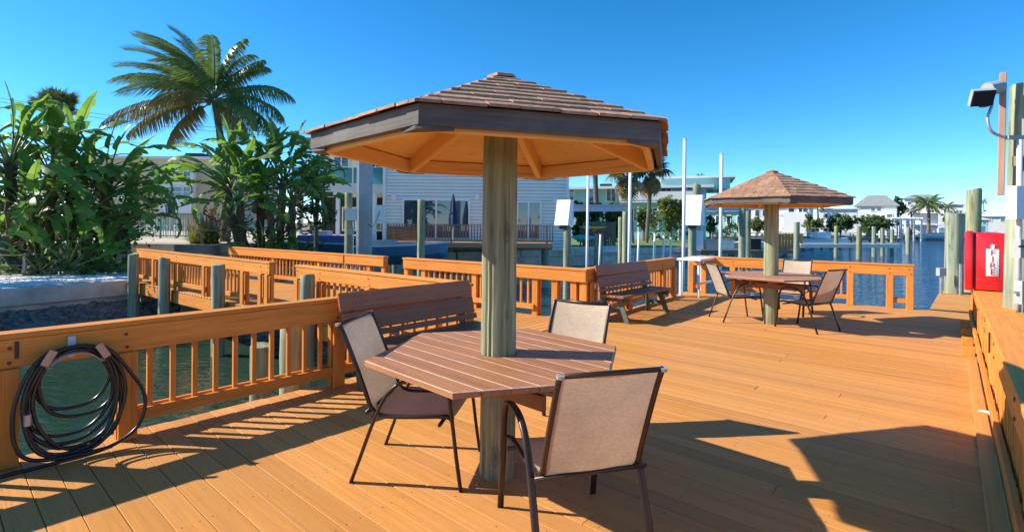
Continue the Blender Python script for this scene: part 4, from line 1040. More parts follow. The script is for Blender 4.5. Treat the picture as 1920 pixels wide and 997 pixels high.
bop_px(508, 392, 19.0, 0, 9, 'short paddle leaved plant low in front of the right clump', s_=.9, dead=4, basepx=512)
bop_plant((at(490, 470, 18.4).x, 18.4, LZ), .2, (0, 0), 10, 'young paddle leaves at the foot of the right clump behind the railing', .2, .7, 0)
bop_plant((at(560, 470, 18.8).x, 18.8, LZ), .2, (0, 0), 9, 'young paddle leaves at the right foot of the right clump', .3, .65, 0)
# dense green tree behind the right clump and shrubs at the left
tree('broad_tree', 'dense dark green tree right of the paddle leaved clump, beside the teal balcony', (at(585, 400, 21).x, 21.5, LZ), [((0, 0, 3.6), (.75, .8, .85)), ((-.35, 0, 2.7), (.9, .8, .8)), ((.2, 0, 2.0), (.6, .7, .7))], 2600, .085, 'leafdark', .09, 'leafy trees on the left shore')
tree('broad_tree', 'dark leafy tree filling the left clump behind the paddle leaves', (at(30, 400, 18.3).x, 18.4, LZ), [((0, 0, 2.3), (2.4, 1.2, 1.6)), ((3.0, 0, 2.2), (1.9, 1.1, 1.5))], 3600, .12, 'leafdark', .12, 'leafy trees on the left shore')
tree('shrub', 'yellow green shrub at the left edge below the paddle leaves', (at(10, 400, 17.5).x, 18, LZ), [((0, 0, 1.5), (.8, .6, .55)), ((.3, 0, .9), (.9, .7, .6))], 900, .09, 'leafyel', .05, 'shrubs on the left shore', 'shrub')
tree('shrub', 'dark low shrub at the left edge behind the gravel', (at(20, 480, 15.2).x, 15.6, LZ), [((0, 0, .35), (1.3, .5, .45)), ((1.6, .1, .3), (.9, .4, .35))], 1300, .06, 'leafdark', .04, 'shrubs on the left shore', 'shrub')
tree('shrub', 'low leafy shrub between the rosette and the bin', (at(195, 480, 16.1).x, 16.4, LZ), [((0, 0, .3), (.9, .4, .4)), ((-1.1, 0, .25), (.7, .4, .3))], 900, .06, 'leafmid', .04, 'shrubs on the left shore', 'shrub')
tree('shrub', 'dark shrub at the foot of the right clump behind the gangway railing', (at(520, 470, 19.5).x, 19.9, LZ), [((0, 0, .5), (1.6, .6, .6)), ((-1.0, 0, .3), (.7, .5, .4))], 1500, .07, 'leafdark', .05, 'shrubs on the left shore', 'shrub')
tree('broad_tree', 'leafy tree at the very left edge, mostly out of the photo, shading the gravel', (-16.4, 12.6, LZ), [((0, 0, 3.6), (1.6, 1.6, 1.3)), ((.4, 1.3, 2.6), (1.4, 1.2, 1.0)), ((0, -1.6, 3.0), (1.4, 1.3, 1.1))], 4200, .12, 'leafdark', .12, 'leafy trees on the left shore')
FSP = [fan_leaf(.95, 34, 31, 'sabal', .15)]
fp = thing('fan_palm', 'spiky fan palm top above the left clump', 'palm tree', (at(105, 200, 21).x, 21, LZ))
tp = at(105, 215, 21)
MB().tube([Vector((tp.x, 21, LZ)), tp], .14, 10).build('trunk', 'trunk', fp)
for i in range(20):
    az = i * 2.399; el = 85 - 75 * i / 20; d = Vector((math.cos(az) * math.cos(R(el)), math.sin(az) * math.cos(R(el)), math.sin(R(el))))
    o = link('leaf', FSP[0], fp); orient(o, tp, d, random.uniform(-.4, .4), random.uniform(.55, .75), fp)
# coconut palm, blown to the left
WL = Vector((-1, 0, 0))
def wfrond(az, L, droop, ll, hang, seed, k=.6, mat='coco', n=62):
    a_ = R(az); loc = Vector((WL.x * math.cos(a_) + WL.y * math.sin(a_), -WL.x * math.sin(a_) + WL.y * math.cos(a_), 0)) * k
    return pinnate_frond(L, droop, ll * 1.22, hang, seed, loc, 92, mat, w0=.034)
pt = at(402, 188, 22)
specs = [  # az, el, L, droop, leaflet, hang, windk, mat
    (180, 62, 3.2, 1.25, .75, .45, .75, 'coco'), (170, 48, 3.3, 1.35, .8, .6, .75, 'coco'), (200, 40, 3.2, 1.2, .8, .6, .7, 'coco'), (150, 70, 3.0, 1.0, .75, .4, .8, 'coco'),
    (185, 22, 3.2, 1.0, .8, .9, .5, 'coco'), (165, 8, 3.6, .8, .85, 1.1, .35, 'coco'), (195, -2, 3.7, .75, .85, 1.2, .25, 'cocoold'), (210, -18, 3.0, .6, .8, 1.2, .2, 'cocoold'),
    (10, 78, 2.9, .5, .6, .4, .6, 'coco'), (60, 72, 3.0, .9, .7, .5, .7, 'coco'), (300, 66, 3.0, 1.1, .75, .5, .7, 'coco'), (0, 48, 2.6, .35, .5, .5, .5, 'coco'),
    (8, 24, 3.1, .95, .75, 1.0, .3, 'coco'), (-8, 6, 3.2, 1.0, .85, 1.1, .25, 'coco'), (4, -10, 3.1, 1.1, .85, 1.2, .2, 'coco'), (330, -6, 2.8, 1.1, .85, 1.2, .2, 'coco'),
    (270, 40, 2.8, 1.2, .8, .8, .6, 'coco'), (90, 40, 2.8, 1.2, .8, .8, .6, 'coco'), (255, 5, 2.5, 1.0, .8, 1.1, .4, 'cocoold'), (100, 5, 2.5, 1., .8, 1.1, .4, 'coco'), (240, 60, 3.0, 1.2, .75, .5, .8, 'coco'), (120, 58, 3.1, 1.2, .75, .5, .8, 'coco'),
    (176, 78, 3.1, 1.15, .8, .5, .85, 'coco'), (192, 54, 3.3, 1.3, .8, .55, .8, 'coco'), (158, 36, 3.2, 1.2, .85, .7, .7, 'coco'), (212, 62, 3.0, 1.25, .8, .5, .85, 'coco'), (140, 46, 3.1, 1.2, .8, .6, .8, 'coco'), (184, 34, 3.0, 1.2, .85, .9, .5, 'coco'), (20, 60, 2.7, .9, .7, .5, .7, 'coco'),
    (225, 25, 3.0, 1.1, .8, .8, .6, 'coco'), (135, 25, 3.0, 1.1, .8, .9, .6, 'coco'), (-20, -32, 2.3, .6, .7, 1.2, .15, 'cocoold'), (200, -40, 2.2, .5, .7, 1.2, .15, 'cocoold')]
palm('coconut_palm', 'tall coconut palm with wind blown fronds against the sky at left', (at(418, 300, 22).x, 22.2, LZ), pt, .16,
     [(wfrond(a_, L, dr, ll, hg_, 100 + i, k, mt), a_, e_, random.uniform(-12, 12), 1.09) for i, (a_, e_, L, dr, ll, hg_, k, mt) in enumerate(specs)], coconuts=4)
# pampas like grass clump
gc = thing('ornamental_grass', 'round clump of bright green ornamental grass with pale plumes', 'grass clump', (at(384, 445, 20.2).x, 20.2, PZ))
mb = MB(); mp_ = MB(); gb = Vector((at(384, 445, 20.2).x, 20.2, PZ))
for i in range(1500):
    a_ = random.uniform(0, 6.28); e_ = R(random.uniform(20, 88)); L = random.uniform(.6, .95); q = gb + Vector((random.uniform(-.42, .42), random.uniform(-.3, .3), 0))
    d = Vector((math.cos(a_) * math.cos(e_), math.sin(a_) * math.cos(e_), math.sin(e_))); y = d.cross(Z3).normalized() * .007
    p1 = q + d * L * .6; p2 = p1 + (d + Vector((0, 0, -.5))).normalized() * L * .45
    mb.add([q - y, q + y, p1 + y, p1 - y, p2], [(0, 1, 2, 3), (3, 2, 4)])
    if i % 18 == 0:
        p3 = q + Vector((d.x * .4, d.y * .4, 1)).normalized() * (L + .25); mp_.tube([q, p3 - Vector((0, 0, .25)), p3], [.004, .02, .006], 4)
mb.build('blades', 'grassy', gc); mp_.build('plumes', 'plume', gc)

# ------------------------------------------------------------------ left shore furniture
bx = at(226, 455, 19.0)
tb = thing('litter_bin', 'dark square litter bin on the shore beside the left clump', 'bin', (bx.x, 19.0, .42))
MB().box((bx.x, 19.0, .42 + .40), (.42, .42, .80)).build('body', 'dark', tb); MB().box((bx.x, 19.0, .42 + .83), (.46, .46, .06)).build('lid', 'darkmetal', tb)
bt = at(410, 440, 19.9)
gt = thing('wooden_table', 'low weathered grey wooden table beside the ornamental grass', 'table', (bt.x, 19.9, PZ))
for k in range(4): beam('top_board', (bt.x - .62, 19.66 + k * .16, PZ + .52), (bt.x + .62, 19.66 + k * .16, PZ + .52), .15, .05, 'greywood', gt)
for x in (-.5, .5):
    for y in (-.2, .3): beam('leg', (bt.x + x, 19.9 + y, PZ), (bt.x + x, 19.9 + y, PZ + .5), .09, .09, 'greywood', gt, up=Vector((1, 0, 0)))
pl_ = thing('planter_box', 'long low grey wooden planter at the end of the gangway', 'planter', (at(365, 460, 19.2).x, 19.2, LZ))
px0, px1 = at(330, 460, 19.2).x, at(402, 460, 19.2).x
for k in range(4): beam('board', (px0, 19.1, LZ + .1 + k * .2), (px1, 19.1, LZ + .1 + k * .2), .05, .19, 'greywood', pl_)
for x in (px0, px1): beam('end_board', (x, 19.13, LZ + .4), (x, 19.5, LZ + .4), .05, .8, 'greywood', pl_)
beam('back_board', (px0, 19.5, LZ + .4), (px1, 19.5, LZ + .4), .05, .8, 'greywood', pl_)
lg = thing('lounge_chair', 'weathered wooden lounge chair at the left edge behind the gravel', 'lounge chair', (at(40, 470, 15.6).x, 15.6, LZ))
lx = at(40, 470, 15.6).x
for k in range(4): beam('back_slat', (lx - .62 - k * .0, 15.3 + k * .13, LZ + 1.15), (lx - .02, 15.3 + k * .13, LZ + .3), .12, .025, 'greywood', lg, up=Vector((1, 0, 1)))
for k in range(4): beam('seat_slat', (lx - .02 + k * .13, 15.25, LZ + .32), (lx - .02 + k * .13, 15.75, LZ + .32), .12, .025, 'greywood', lg)
for y in (15.22, 15.78):
    beam('arm', (lx - .45, y, LZ + .62), (lx + .55, y, LZ + .62), .1, .03, 'greywood', lg); beam('front_leg', (lx + .45, y, LZ), (lx + .45, y, LZ + .6), .05, .08, 'greywood', lg, up=Vector((1, 0, 0))); beam('rear_leg', (lx - .3, y, LZ), (lx - .3, y, LZ + .6), .05, .08, 'greywood', lg, up=Vector((1, 0, 0)))
# green pool fence
FY = 26.0; f0, f1 = at(150, 420, FY).x, at(470, 420, FY).x
fn_ = thing('pool_fence', 'green metal picket fence round the pool patio', 'fence', (f0, FY, PZ))
for z in (1.2, .12): beam('fence_rail', (f0, FY, PZ + z), (f1, FY, PZ + z), .04, .05, 'fencegreen', fn_, c=0)
k = 0; x = f0
while x < f1:
    if k % 16 == 0: beam('fence_post', (x, FY, PZ), (x, FY, PZ + 1.3), .07, .07, 'fencegreen', fn_, up=Vector((1, 0, 0)), c=0)
    else: beam('picket', (x, FY, PZ + .1), (x, FY, PZ + 1.2), .022, .022, 'fencegreen', fn_, up=Vector((1, 0, 0)), c=0)
    x += .125; k += 1
# white pool chairs
def pool_chair(x, y, rz, label):
    t = thing('pool_chair', label, 'chair', (x, y, PZ), rz, 'white pool chairs behind the green fence')
    mb = MB(); mb.box((0, 0, .42), (.5, .5, .03)); mb.build('seat', 'white', t, world=False)
    mb = MB(); 
    for k in range(5): mb.box((-.27 - .02 * k, 0, .5 + k * .1), (.02, .5, .07))
    mb.build('back', 'white', t, world=False)
    for sx in (-.23, .23):
        for sy in (-.23, .23): MB().tube([Vector((sx, sy, 0)), Vector((sx, sy, .42 if sx > 0 else .62))], .02, 6).build('leg', 'white', t, world=False)
    for sy in (-.25, .25): MB().tube([Vector((-.26, sy, .62)), Vector((.22, sy, .62)), Vector((.23, sy, .42))], .02, 6).build('arm', 'white', t, world=False)
    return t
for i, (px_, Y, rz, lab) in enumerate(((242, 27.2, 20, 'white pool chair behind the fence, leftmost, near the bin'), (268, 27.8, 200, 'white pool chair behind the fence, left of the navy umbrella'), (300, 27.4, -40, 'white pool chair behind the fence, below the navy umbrella'), (338, 28., 130, 'white pool chair behind the fence, right of the navy umbrella'))):
    pool_chair(at(px_, 430, Y).x, Y, R(rz), lab)
def closed_umbrella(px, pt_, pb_, Y, label, name='closed_umbrella', z0=PZ, r=.22):
    p = at(px, pt_, Y); zt = p.z; zb_ = at(px, pb_, Y).z
    t = thing(name, label, 'umbrella', (p.x, Y, z0))
    MB().tube([Vector((p.x, Y, z0)), Vector((p.x, Y, zt + .05))], .025, 8).build('pole', 'alu', t)
    mb = MB(); n_ = 12; rings = [(zb_, r), (zb_ + (zt - zb_) * .25, r * 1.05), (zb_ + (zt - zb_) * .7, r * .6), (zt, .04)]
    vs = []
    for z, r_ in rings: vs += [Vector((p.x + r_ * (1 if j % 2 else .72) * math.cos(6.283 * j / n_), Y + r_ * (1 if j % 2 else .72) * math.sin(6.283 * j / n_), z)) for j in range(n_)]
    mb.add(vs, [(i * n_ + j, i * n_ + (j + 1) % n_, (i + 1) * n_ + (j + 1) % n_, (i + 1) * n_ + j) for i in range(3) for j in range(n_)]); mb.build('canopy', 'navy', t)
    MB().tube([Vector((p.x, Y, zb_ + (zt - zb_) * .4)), Vector((p.x, Y, zb_ + (zt - zb_) * .44))], r * .9, 12).build('tie', 'navy', t)
    return t
closed_umbrella(320, 355, 402, 28.5, 'closed navy umbrella behind the green pool fence')

# ------------------------------------------------------------------ buildings
def window(t, name, x, z, w_, h_, fw=.07, y=0., sill=True, mull=1, pane='glass', frame='white', rail=0):
    """on the front face (local y = y, facing -y), a frame proud of the wall with a pane inside it"""
    mb = MB()
    for (cx, cz, sx, sz) in ((x - w_ / 2 - fw / 2, z, fw, h_ + 2 * fw), (x + w_ / 2 + fw / 2, z, fw, h_ + 2 * fw), (x, z + h_ / 2 + fw / 2, w_, fw), (x, z - h_ / 2 - fw / 2, w_, fw)): mb.box((cx, y - .03, cz), (sx, .10, sz))
    for k in range(1, mull): mb.box((x - w_ / 2 + w_ * k / mull, y - .025, z), (fw * .8, .08, h_))
    if rail: mb.box((x, y - .024, z), (w_, .078, fw * .6))
    o = mb.build(name, frame, t, world=False)
    MB().box((x, y - .006, z), (w_, .012, h_)).build('pane', pane, o, world=False)
    return o
def hip_roof(mb, x0, x1, y0, y1, z, h, ov=.4, ridge=None):
    x0 -= ov; x1 += ov; y0 -= ov; y1 += ov; ym = (y0 + y1) / 2; rr = ridge if ridge is not None else (y1 - y0) / 2
    vs = [(x0, y0, z), (x1, y0, z), (x1, y1, z), (x0, y1, z), (x0 + rr, ym, z + h), (x1 - rr, ym, z + h), (x0, y0, z - .12), (x1, y0, z - .12), (x1, y1, z - .12), (x0, y1, z - .12)]
    mb.add(vs, [(0, 1, 5, 4), (1, 2, 5), (2, 3, 4, 5), (3, 0, 4), (6, 9, 8, 7), (0, 6, 7, 1), (1, 7, 8, 2), (2, 8, 9, 3), (3, 9, 6, 0)]); return mb
def building(name, label, px0, px1, Y, ztop, depth, wall, z0=LZ, rz=0., group=None):
    x0, x1 = at(px0, 420, Y).x, at(px1, 420, Y).x; W = x1 - x0
    t = thing(name, label, 'building', (x0, Y, z0), rz, group)
    MB().box((W / 2, depth / 2, (ztop - z0) / 2), (W, depth, ztop - z0)).build('wall', wall, t, world=False)
    return t, W, ztop - z0
PXM = lambda n, Y: n / FPX * Y          # n photo pixels at depth Y, in metres

# grey clapboard house
HY = 33.0
hx0, hx1 = at(720, 420, HY).x, at(1063, 420, HY).x; HW = hx1 - hx0; HT = 6.3
h = thing('grey_house', 'grey clapboard house with white sliding doors behind the redwood dock', 'house', (hx0, HY, LZ))
MB().box((HW / 2, 5.2, HT / 2 - .05), (HW - .04, 10, HT)).build('wall', 'siding', h, world=False)
MB().box((HW / 2, .19, HT / 2), (HW - .02, .02, HT)).build('shadow_backing', 'greybox', h, world=False)  # darker sheet seen through the gaps, painted shadow lines under the clapboards
nl = 30; ph = HT / nl
for k in range(nl):
    mb = MB(); z = k * ph
    z += .035; ph_ = ph - .035
    mb.add([(0, .17, z), (HW, .17, z), (HW, .155, z), (0, .155, z), (0, .18, z + ph_), (HW, .18, z + ph_)], [(3, 2, 1, 0), (0, 4, 3), (2, 5, 1), (3, 4, 5, 2)])
    mb.v = [Vector((v.x, v.y + (-.045 if v.y < .16 else 0.), v.z)) for v in mb.v]; mb.build('clapboard', 'siding', h, world=False)
for x in (-.03, HW + .03): MB().box((x, .13, HT / 2), (.16, .16, HT)).build('corner_trim', 'white', h, world=False)
def hz(py, px=900): return at(px, py, HY).z - LZ
d0x, d1x = at(757, 400, HY).x - hx0, at(878, 400, HY).x - hx0
zt_, zb_ = hz(376, 820), .75
window(h, 'sliding_door', (d0x + d1x) / 2, (zt_ + zb_) / 2, d1x - d0x, zt_ - zb_, .13, y=.12, mull=4)
d0x, d1x = at(976, 400, HY).x - hx0, at(1012, 400, HY).x - hx0; zt2 = hz(380, 990)
window(h, 'sliding_door', (d0x + d1x) / 2 - .45, (zt2 + zb_) / 2, d1x - d0x + .9, zt2 - zb_, .13, y=.12, mull=3)
for px_, py_ in ((738, 370), (895, 369), (1040, 376)):
    p = at(px_, py_, HY); MB().box((p.x - hx0, .07, p.z - LZ), (.26, .14, .38)).build('wall_lamp', 'white', h, world=False)
mb = MB(); hip_roof(mb, 0, HW, .2, 10.2, HT + .1, 1.0, .3); mb.build('roof', 'roofgrey', h, world=False)
# wing with the balcony and carport, left of the house
wx0, wx1 = at(555, 420, HY + 1).x, hx0 - .12
wg = thing('balcony_wing', 'wing with teal glass balcony over a dark carport left of the grey house', 'house', (wx0, HY, LZ)); WW = wx1 - wx0
bz0, bz1 = at(650, 362, HY).z - LZ, at(650, 344, HY).z - LZ
MB().box((WW / 2, 3.2, (bz0 + bz1) / 2), (WW, 6, bz1 - bz0)).build('balcony_slab', 'offwhite', wg, world=False)
MB().box((WW / 2, 5.4, bz1 + 1.35), (WW, 1.6, 2.7)).build('upper_wall', 'siding', wg, world=False)
MB().box((WW / 2, 5.9, bz0 / 2), (WW, .6, bz0)).build('carport_wall', 'dark', wg, world=False)
MB().box((WW / 2, 3.2, bz1 + 2.75), (WW, 6.2, .25)).build('roof', 'roofgrey', wg, world=False)
for k in range(3):
    x0_, x1_ = WW * k / 3 + .05, WW * (k + 1) / 3 - .05
    MB().box(((x0_ + x1_) / 2, .25, bz1 + .52), (x1_ - x0_, .02, 1.0)).build('glass_panel', 'tealglass', wg, world=False)
    MB().box((x0_ - .04, .25, bz1 + .52), (.05, .06, 1.06)).build('rail_post', 'white', wg, world=False)
MB().box((WW / 2, .25, bz1 + 1.07), (WW, .06, .05)).build('hand_rail', 'white', wg, world=False)
for k in range(3): MB().box((WW * (.1 + .4 * k), .4, bz0 / 2), (.22, .22, bz0)).build('column', 'white', wg, world=False)
for k in range(2): window(wg, 'upper_window', WW * (.3 + .42 * k), bz1 + 1.25, 1.0, 1.9, .1, y=4.58, mull=2)
for k in range(2): window(wg, 'carport_window', WW * (.35 + .4 * k), bz0 * .55, .9, 1.6, .08, y=5.58, mull=2)

# redwood dock in front of the house
DY = 27.5; dx0, dx1 = at(727, 450, DY).x, at(1036, 450, DY).x; dz = at(880, 455, DY).z
dkk = thing('house_dock', 'redwood dock with railing in front of the grey house', 'dock', (dx0, DY, WZ))
k = 0; y = DY
while y < HY - .1: beam('plank', (dx0, y, dz - .02), (dx1, y, dz - .02), .18, .04, 'redwood', dkk, c=0); y += .19
beam('rim_board', (dx0, DY - .1, dz - .12), (dx1, DY - .1, dz - .12), .05, .24, 'redwood', dkk, c=0)
zt = at(880, 421.5, DY).z
beam('top_rail', (dx0, DY, zt), (dx1, DY, zt), .14, .04, 'redwood', dkk, c=0); beam('lower_rail', (dx0, DY, dz + .1), (dx1, DY, dz + .1), .05, .08, 'redwood', dkk, c=0)
n_ = int((dx1 - dx0) / .15)
for i in range(n_ + 1):
    x = dx0 + (dx1 - dx0) * i / n_
    if i % 11 == 0: beam('post', (x, DY, dz - .3), (x, DY, zt + .02), .1, .1, 'redwood', dkk, up=Vector((1, 0, 0)), c=0)
    else: beam('baluster', (x, DY, dz + .06), (x, DY, zt - .02), .04, .06, 'redwood', dkk, up=Vector((1, 0, 0)), c=0)
for x in (dx0 + .3, dx0 + 3, dx0 + 6, dx1 - .3):
    for y in (DY + .3, DY + 2.6): MB().tube([Vector((x, y, WZ - 1)), Vector((x, y, dz - .2))], .13, 10).build('pile', 'pilegreen', dkk)
for yy in (DY + .3, DY + 2.6): beam('girder', (dx0, yy, dz - .22), (dx1, yy, dz - .22), .1, .26, 'oldwood', dkk, c=0)
bnx = at(752, 440, DY).x; bn = thing('dock_bench', 'redwood box bench at the left end of the house dock', 'bench', (bnx, DY + .6, dz))
for k in range(4): beam('back_board', (bnx - .8, DY + .35, dz + .22 + k * .17), (bnx + .8, DY + .35, dz + .22 + k * .17), .03, .16, 'redwood', bn, c=0)
beam('seat_board', (bnx - .8, DY + .62, dz + .42), (bnx + .8, DY + .62, dz + .42), .5, .04, 'redwood', bn, c=0)
for x in (-.75, .75): beam('leg', (bnx + x, DY + .6, dz), (bnx + x, DY + .6, dz + .4), .06, .06, 'redwood', bn, up=Vector((1, 0, 0)), c=0)
closed_umbrella(850, 364, 424, 29., 'closed navy umbrella on the grey house dock', z0=dz, r=.26)
# apartment building at left
t, W, H_ = building('apartment_block', 'cream apartment block with a white window bay behind the pool', 130, 430, 48, at(340, 299, 48).z, 10, 'cream')
AX = t.location.x
def axy(px, py, Y=48): p = at(px, py, Y); return p.x - AX, p.z - LZ
x0, z0_ = axy(296, 399, 47); x1, z1_ = axy(361, 319, 47); MB().box(((x0 + x1) / 2, -.45, (z0_ + z1_) / 2), (x1 - x0, .9, z1_ - z0_)).build('bay', 'palewall', t, world=False)
for py_ in (331, 360):
    for px_, wpx in ((311, 17), (332, 17), (350, 13)):
        x, z = axy(px_, py_, 47); window(t, 'window', x, z, PXM(wpx, 47), PXM(19, 47), .09, y=-.9, rail=1)
x0, z0_ = axy(362, 400); x1, z1_ = axy(428, 326); MB().box(((x0 + x1) / 2, -.2, (z0_ + z1_) / 2), (x1 - x0, .4, z1_ - z0_)).build('side_wing', 'tan', t, world=False)
MB().box((W / 2, -.1, H_ + .1), (W + .6, .8, .25)).build('roof_edge', 'offwhite', t, world=False)
x, z = axy(352, 296); MB().box((x, 1.5, H_ + .45), (1.6, 1.2, .5)).build('roof_unit', 'dark', t, world=False)
for px_ in (175, 225): 
    for py_ in (331, 360):
        x, z = axy(px_, py_); window(t, 'window', x, z, 1.2, 1.0, .09, y=0, rail=1)
# utility wires
wr = thing('power_line', 'thin power lines sagging behind the coconut palm', 'power line', (-30, 60, LZ))
for k, (ya, yb) in enumerate(((185, 236), (192, 244), (240, 270))):
    a_, b_ = at(-160, ya - 30, 60), at(700, yb + 20, 70); pts = [a_.lerp(b_, i / 14) + Vector((0, 0, -1.3 * math.sin(math.pi * i / 14))) for i in range(15)]
    MB().tube(pts, .022, 4).build('wire', 'darkmetal', wr)
for k, p in enumerate((at(-160, 150, 60), at(702, 230, 70))): MB().tube([Vector((p.x, p.y, LZ)), p + Vector((0, 0, 1))], [.16, .11], 8).build('pole', 'oldwood', wr)

# aqua two storey building across the lawn
AY = 62.
t, W, H_ = building('aqua_building', 'long aqua two storey building with white balconies beyond the lawn', 1040, 1342, AY, at(1200, 352, AY).z, 14, 'aqua', rz=-R(20))
t.location.y += 6.5
QX = t.location.x
def qxy(px, py): p = at(px, py, AY); return p.x - QX, p.z - LZ
MB().box((W / 2, 4, H_ + .15), (W + 1.6, 12, .3)).build('roof_slab', 'palewall', t, world=False)
x0, z0_ = qxy(1185, 386); x1, z1_ = qxy(1330, 366)
MB().box(((x0 + x1) / 2, -1.0, (z0_ + z1_) / 2 - .1), (x1 - x0, 2.0, .25)).build('balcony_slab', 'palewall', t, world=False)
MB().box(((x0 + x1) / 2, -2.0, (z0_ + z1_) / 2 + .55), (x1 - x0, .1, 1.0)).build('balcony_front', 'palewall', t, world=False)
for k in range(5): MB().box((x0 + (x1 - x0) * k / 4, -1.95, (z0_) / 2), (.2, .2, z0_)).build('column', 'palewall', t, world=False)
for px_ in (1080, 1130, 1165, 1232, 1270, 1308): x, z = qxy(px_, 362); window(t, 'window', x, z, 1.1, 1.5, .12, y=0, mull=2)
for px_ in (1205, 1218, 1245, 1275, 1305): x, z = qxy(px_, 402); window(t, 'window', x, z, 1.0, 1.5, .12, y=0, mull=2)
MB().box((W * .35, 3, H_ + .6), (1.4, 1.2, .7)).build('roof_unit', 'dark', t, world=False)
MB().box((W * .93, 6, H_ + .7), (8, 8, 1.4)).build('upper_storey', 'aqua', t, world=False); MB().box((W * .93, 6, H_ + 1.5), (9.2, 9.2, .25)).build('upper_roof', 'palewall', t, world=False)
# houses along the far shore
def house(label, px0, px1, pytop, Y, depth, wall, roof, rh, wins, mat='palewall', ov=.5, ridge=None, gable=False, name='shore_house'):
    wt = PXM(px1 - px0, Y); c_, s__ = math.cos(R(35)), math.sin(R(35)); W = wt * .74 / c_; depth = wt * .26 / s__ * 1.0; Y2 = Y + W * s__
    zt = at((px0 + px1) / 2, pytop, Y).z; H_ = zt - LZ
    t = thing(name, label, 'house', (at(px0, 420, Y2).x, Y2, LZ), -R(35), 'houses along the far shore')
    MB().box((W / 2, depth / 2, H_ / 2), (W, depth, H_)).build('wall', wall, t, world=False)
    if rh > 0:
        mb = MB(); hip_roof(mb, 0, W, 0, depth, H_ + .12, rh, ov, ridge); mb.build('roof', roof, t, world=False)
    else: MB().box((W / 2, depth / 2, H_ + .12), (W + 2 * ov, depth + 2 * ov, .25)).build('roof', roof, t, world=False)
    for (px, py, wpx, hpx, mull) in wins:
        p = at(px, py, Y); fx_ = min(.93, (px - px0) / (px1 - px0) / .76); window(t, 'window', fx_ * W, p.z - LZ, min(PXM(wpx, Y), W * .3), PXM(hpx, Y), .13, y=0, mull=mull)
    return t, W, H_
house('low blue house with dark windows behind the grey lift beam', 1318, 1398, 396, 84, 9, 'aqua', 'rooflight', 1.2, [(1342, 412, 8, 16, 1), (1358, 412, 6, 16, 1), (1380, 412, 8, 14, 1)])
t, W, H_ = house('white house with wide bay windows behind the far shelter post', 1402, 1522, 386, 92, 10, 'palewall', 'rooflight', .9, [(1417, 398, 8, 12, 1), (1428, 398, 8, 12, 1), (1467, 396, 10, 12, 1), (1480, 396, 6, 12, 1), (1500, 394, 8, 8, 1)])
MB().box((W * .78, -.6, 2.2), (W * .36, 1.2, 4.2)).build('front_bay', 'palewall', t, world=False)
house('pale house with a blue shaded wing right of the far shelter roof', 1535, 1604, 392, 105, 9, 'palewall', 'rooflight', 0, [(1548, 404, 12, 7, 2)])
t, W, H_ = house('pale house with a big grey hip roof above the mangrove', 1606, 1676, 386, 112, 10, 'palewall', 'roofgrey', 2.4, [(1628, 391, 6, 8, 1), (1636, 391, 6, 8, 1), (1645, 400, 6, 8, 1)], ridge=2.5)
MB().box((W * .82, -.8, H_ / 2 - .3), (W * .34, 1.6, H_ - .6)).build('front_wing', 'palewall', t, world=False); window(t, 'window', W * .82, H_ * .62, .9, 1.3, .12, y=-1.6)
t, W, H_ = house('white three storey house left of the bushy palm on the far shore', 1696, 1752, 372, 124, 10, 'palewall', 'roofgrey', 1.0, [(1702, 380, 5, 6, 1), (1712, 380, 5, 6, 1), (1722, 382, 6, 6, 1), (1706, 398, 6, 8, 1), (1730, 398, 8, 8, 2)])
for k in range(2): MB().box((W * .55, -.9, 2.6 + 2.7 * k), (W * .85, 1.8, .25)).build('balcony', 'palewall', t, world=False)
house('white house with a stepped roof right of the bushy palm', 1760, 1800, 384, 130, 10, 'palewall', 'rooflight', .6, [(1770, 396, 8, 8, 2), (1785, 398, 8, 8, 2)])
house('low house with a pale grey roof behind the red fire box', 1842, 1880, 406, 140, 10, 'offwhite', 'rooflight', 1.8, [(1850, 412, 6, 6, 1), (1866, 412, 6, 6, 1)])
house('long aqua boathouse at the right end of the far shore', 1800, 1845, 412, 128, 7, 'aqua', 'palewall', .5, [(1810, 418, 5, 5, 1), (1830, 418, 5, 5, 1)])

# ------------------------------------------------------------------ trees on the far side
def ft(px, pyb, Y): p = at(px, 430, Y); return Vector((p.x, Y, LZ))
def far_tree(label, px0, px1, pytop, pybot, Y, n, mat, size=.16, name='shore_tree'):
    pybot += 9 if pybot < 435 else 0; c = at((px0 + px1) / 2, (pytop + pybot) / 2, Y); rx = PXM((px1 - px0) / 2, Y); rz = PXM((pybot - pytop) / 2, Y); base = Vector((c.x, Y, LZ)); zc = c.z - LZ
    blobs = [((0, 0, zc - rz * .1), (rx * .55, rx * .5, rz * .7))]
    for k in range(11):
        a_ = random.uniform(-1, 1); e_ = random.uniform(-.95, .75) * math.sqrt(max(.05, 1 - a_ * a_)); q_ = random.uniform(.22, .42)
        blobs.append(((a_ * rx * .74, random.uniform(-.4, .4) * rx, zc + e_ * rz * .72), (rx * q_, rx * q_, rz * q_ * random.uniform(.8, 1.2))))
    return tree(name, label, base, blobs, int(n * 2.2), size * 1.15, mat, .1, 'trees along the far shore')
far_tree('leafy hedge tree beside the grey house, behind the kayaks', 1066, 1130, 355, 462, 41, 2600, 'leafdark', .12)
far_tree('bushy tree behind the white lift poles', 1120, 1182, 360, 460, 43, 2600, 'leafmid', .12)
far_tree('small round tree in front of the aqua building balconies', 1225, 1288, 352, 425, 52, 2200, 'leafyel', .13)
far_tree('dark bush low in front of the aqua building', 1190, 1225, 385, 430, 55, 900, 'leafdark', .14)
far_tree('small tree under the far shelter roof, left of its post', 1400, 1442, 398, 432, 80, 900, 'leafyel', .18)
far_tree('round tree right of the far shelter post', 1500, 1545, 396, 430, 84, 1100, 'leafyel', .18)
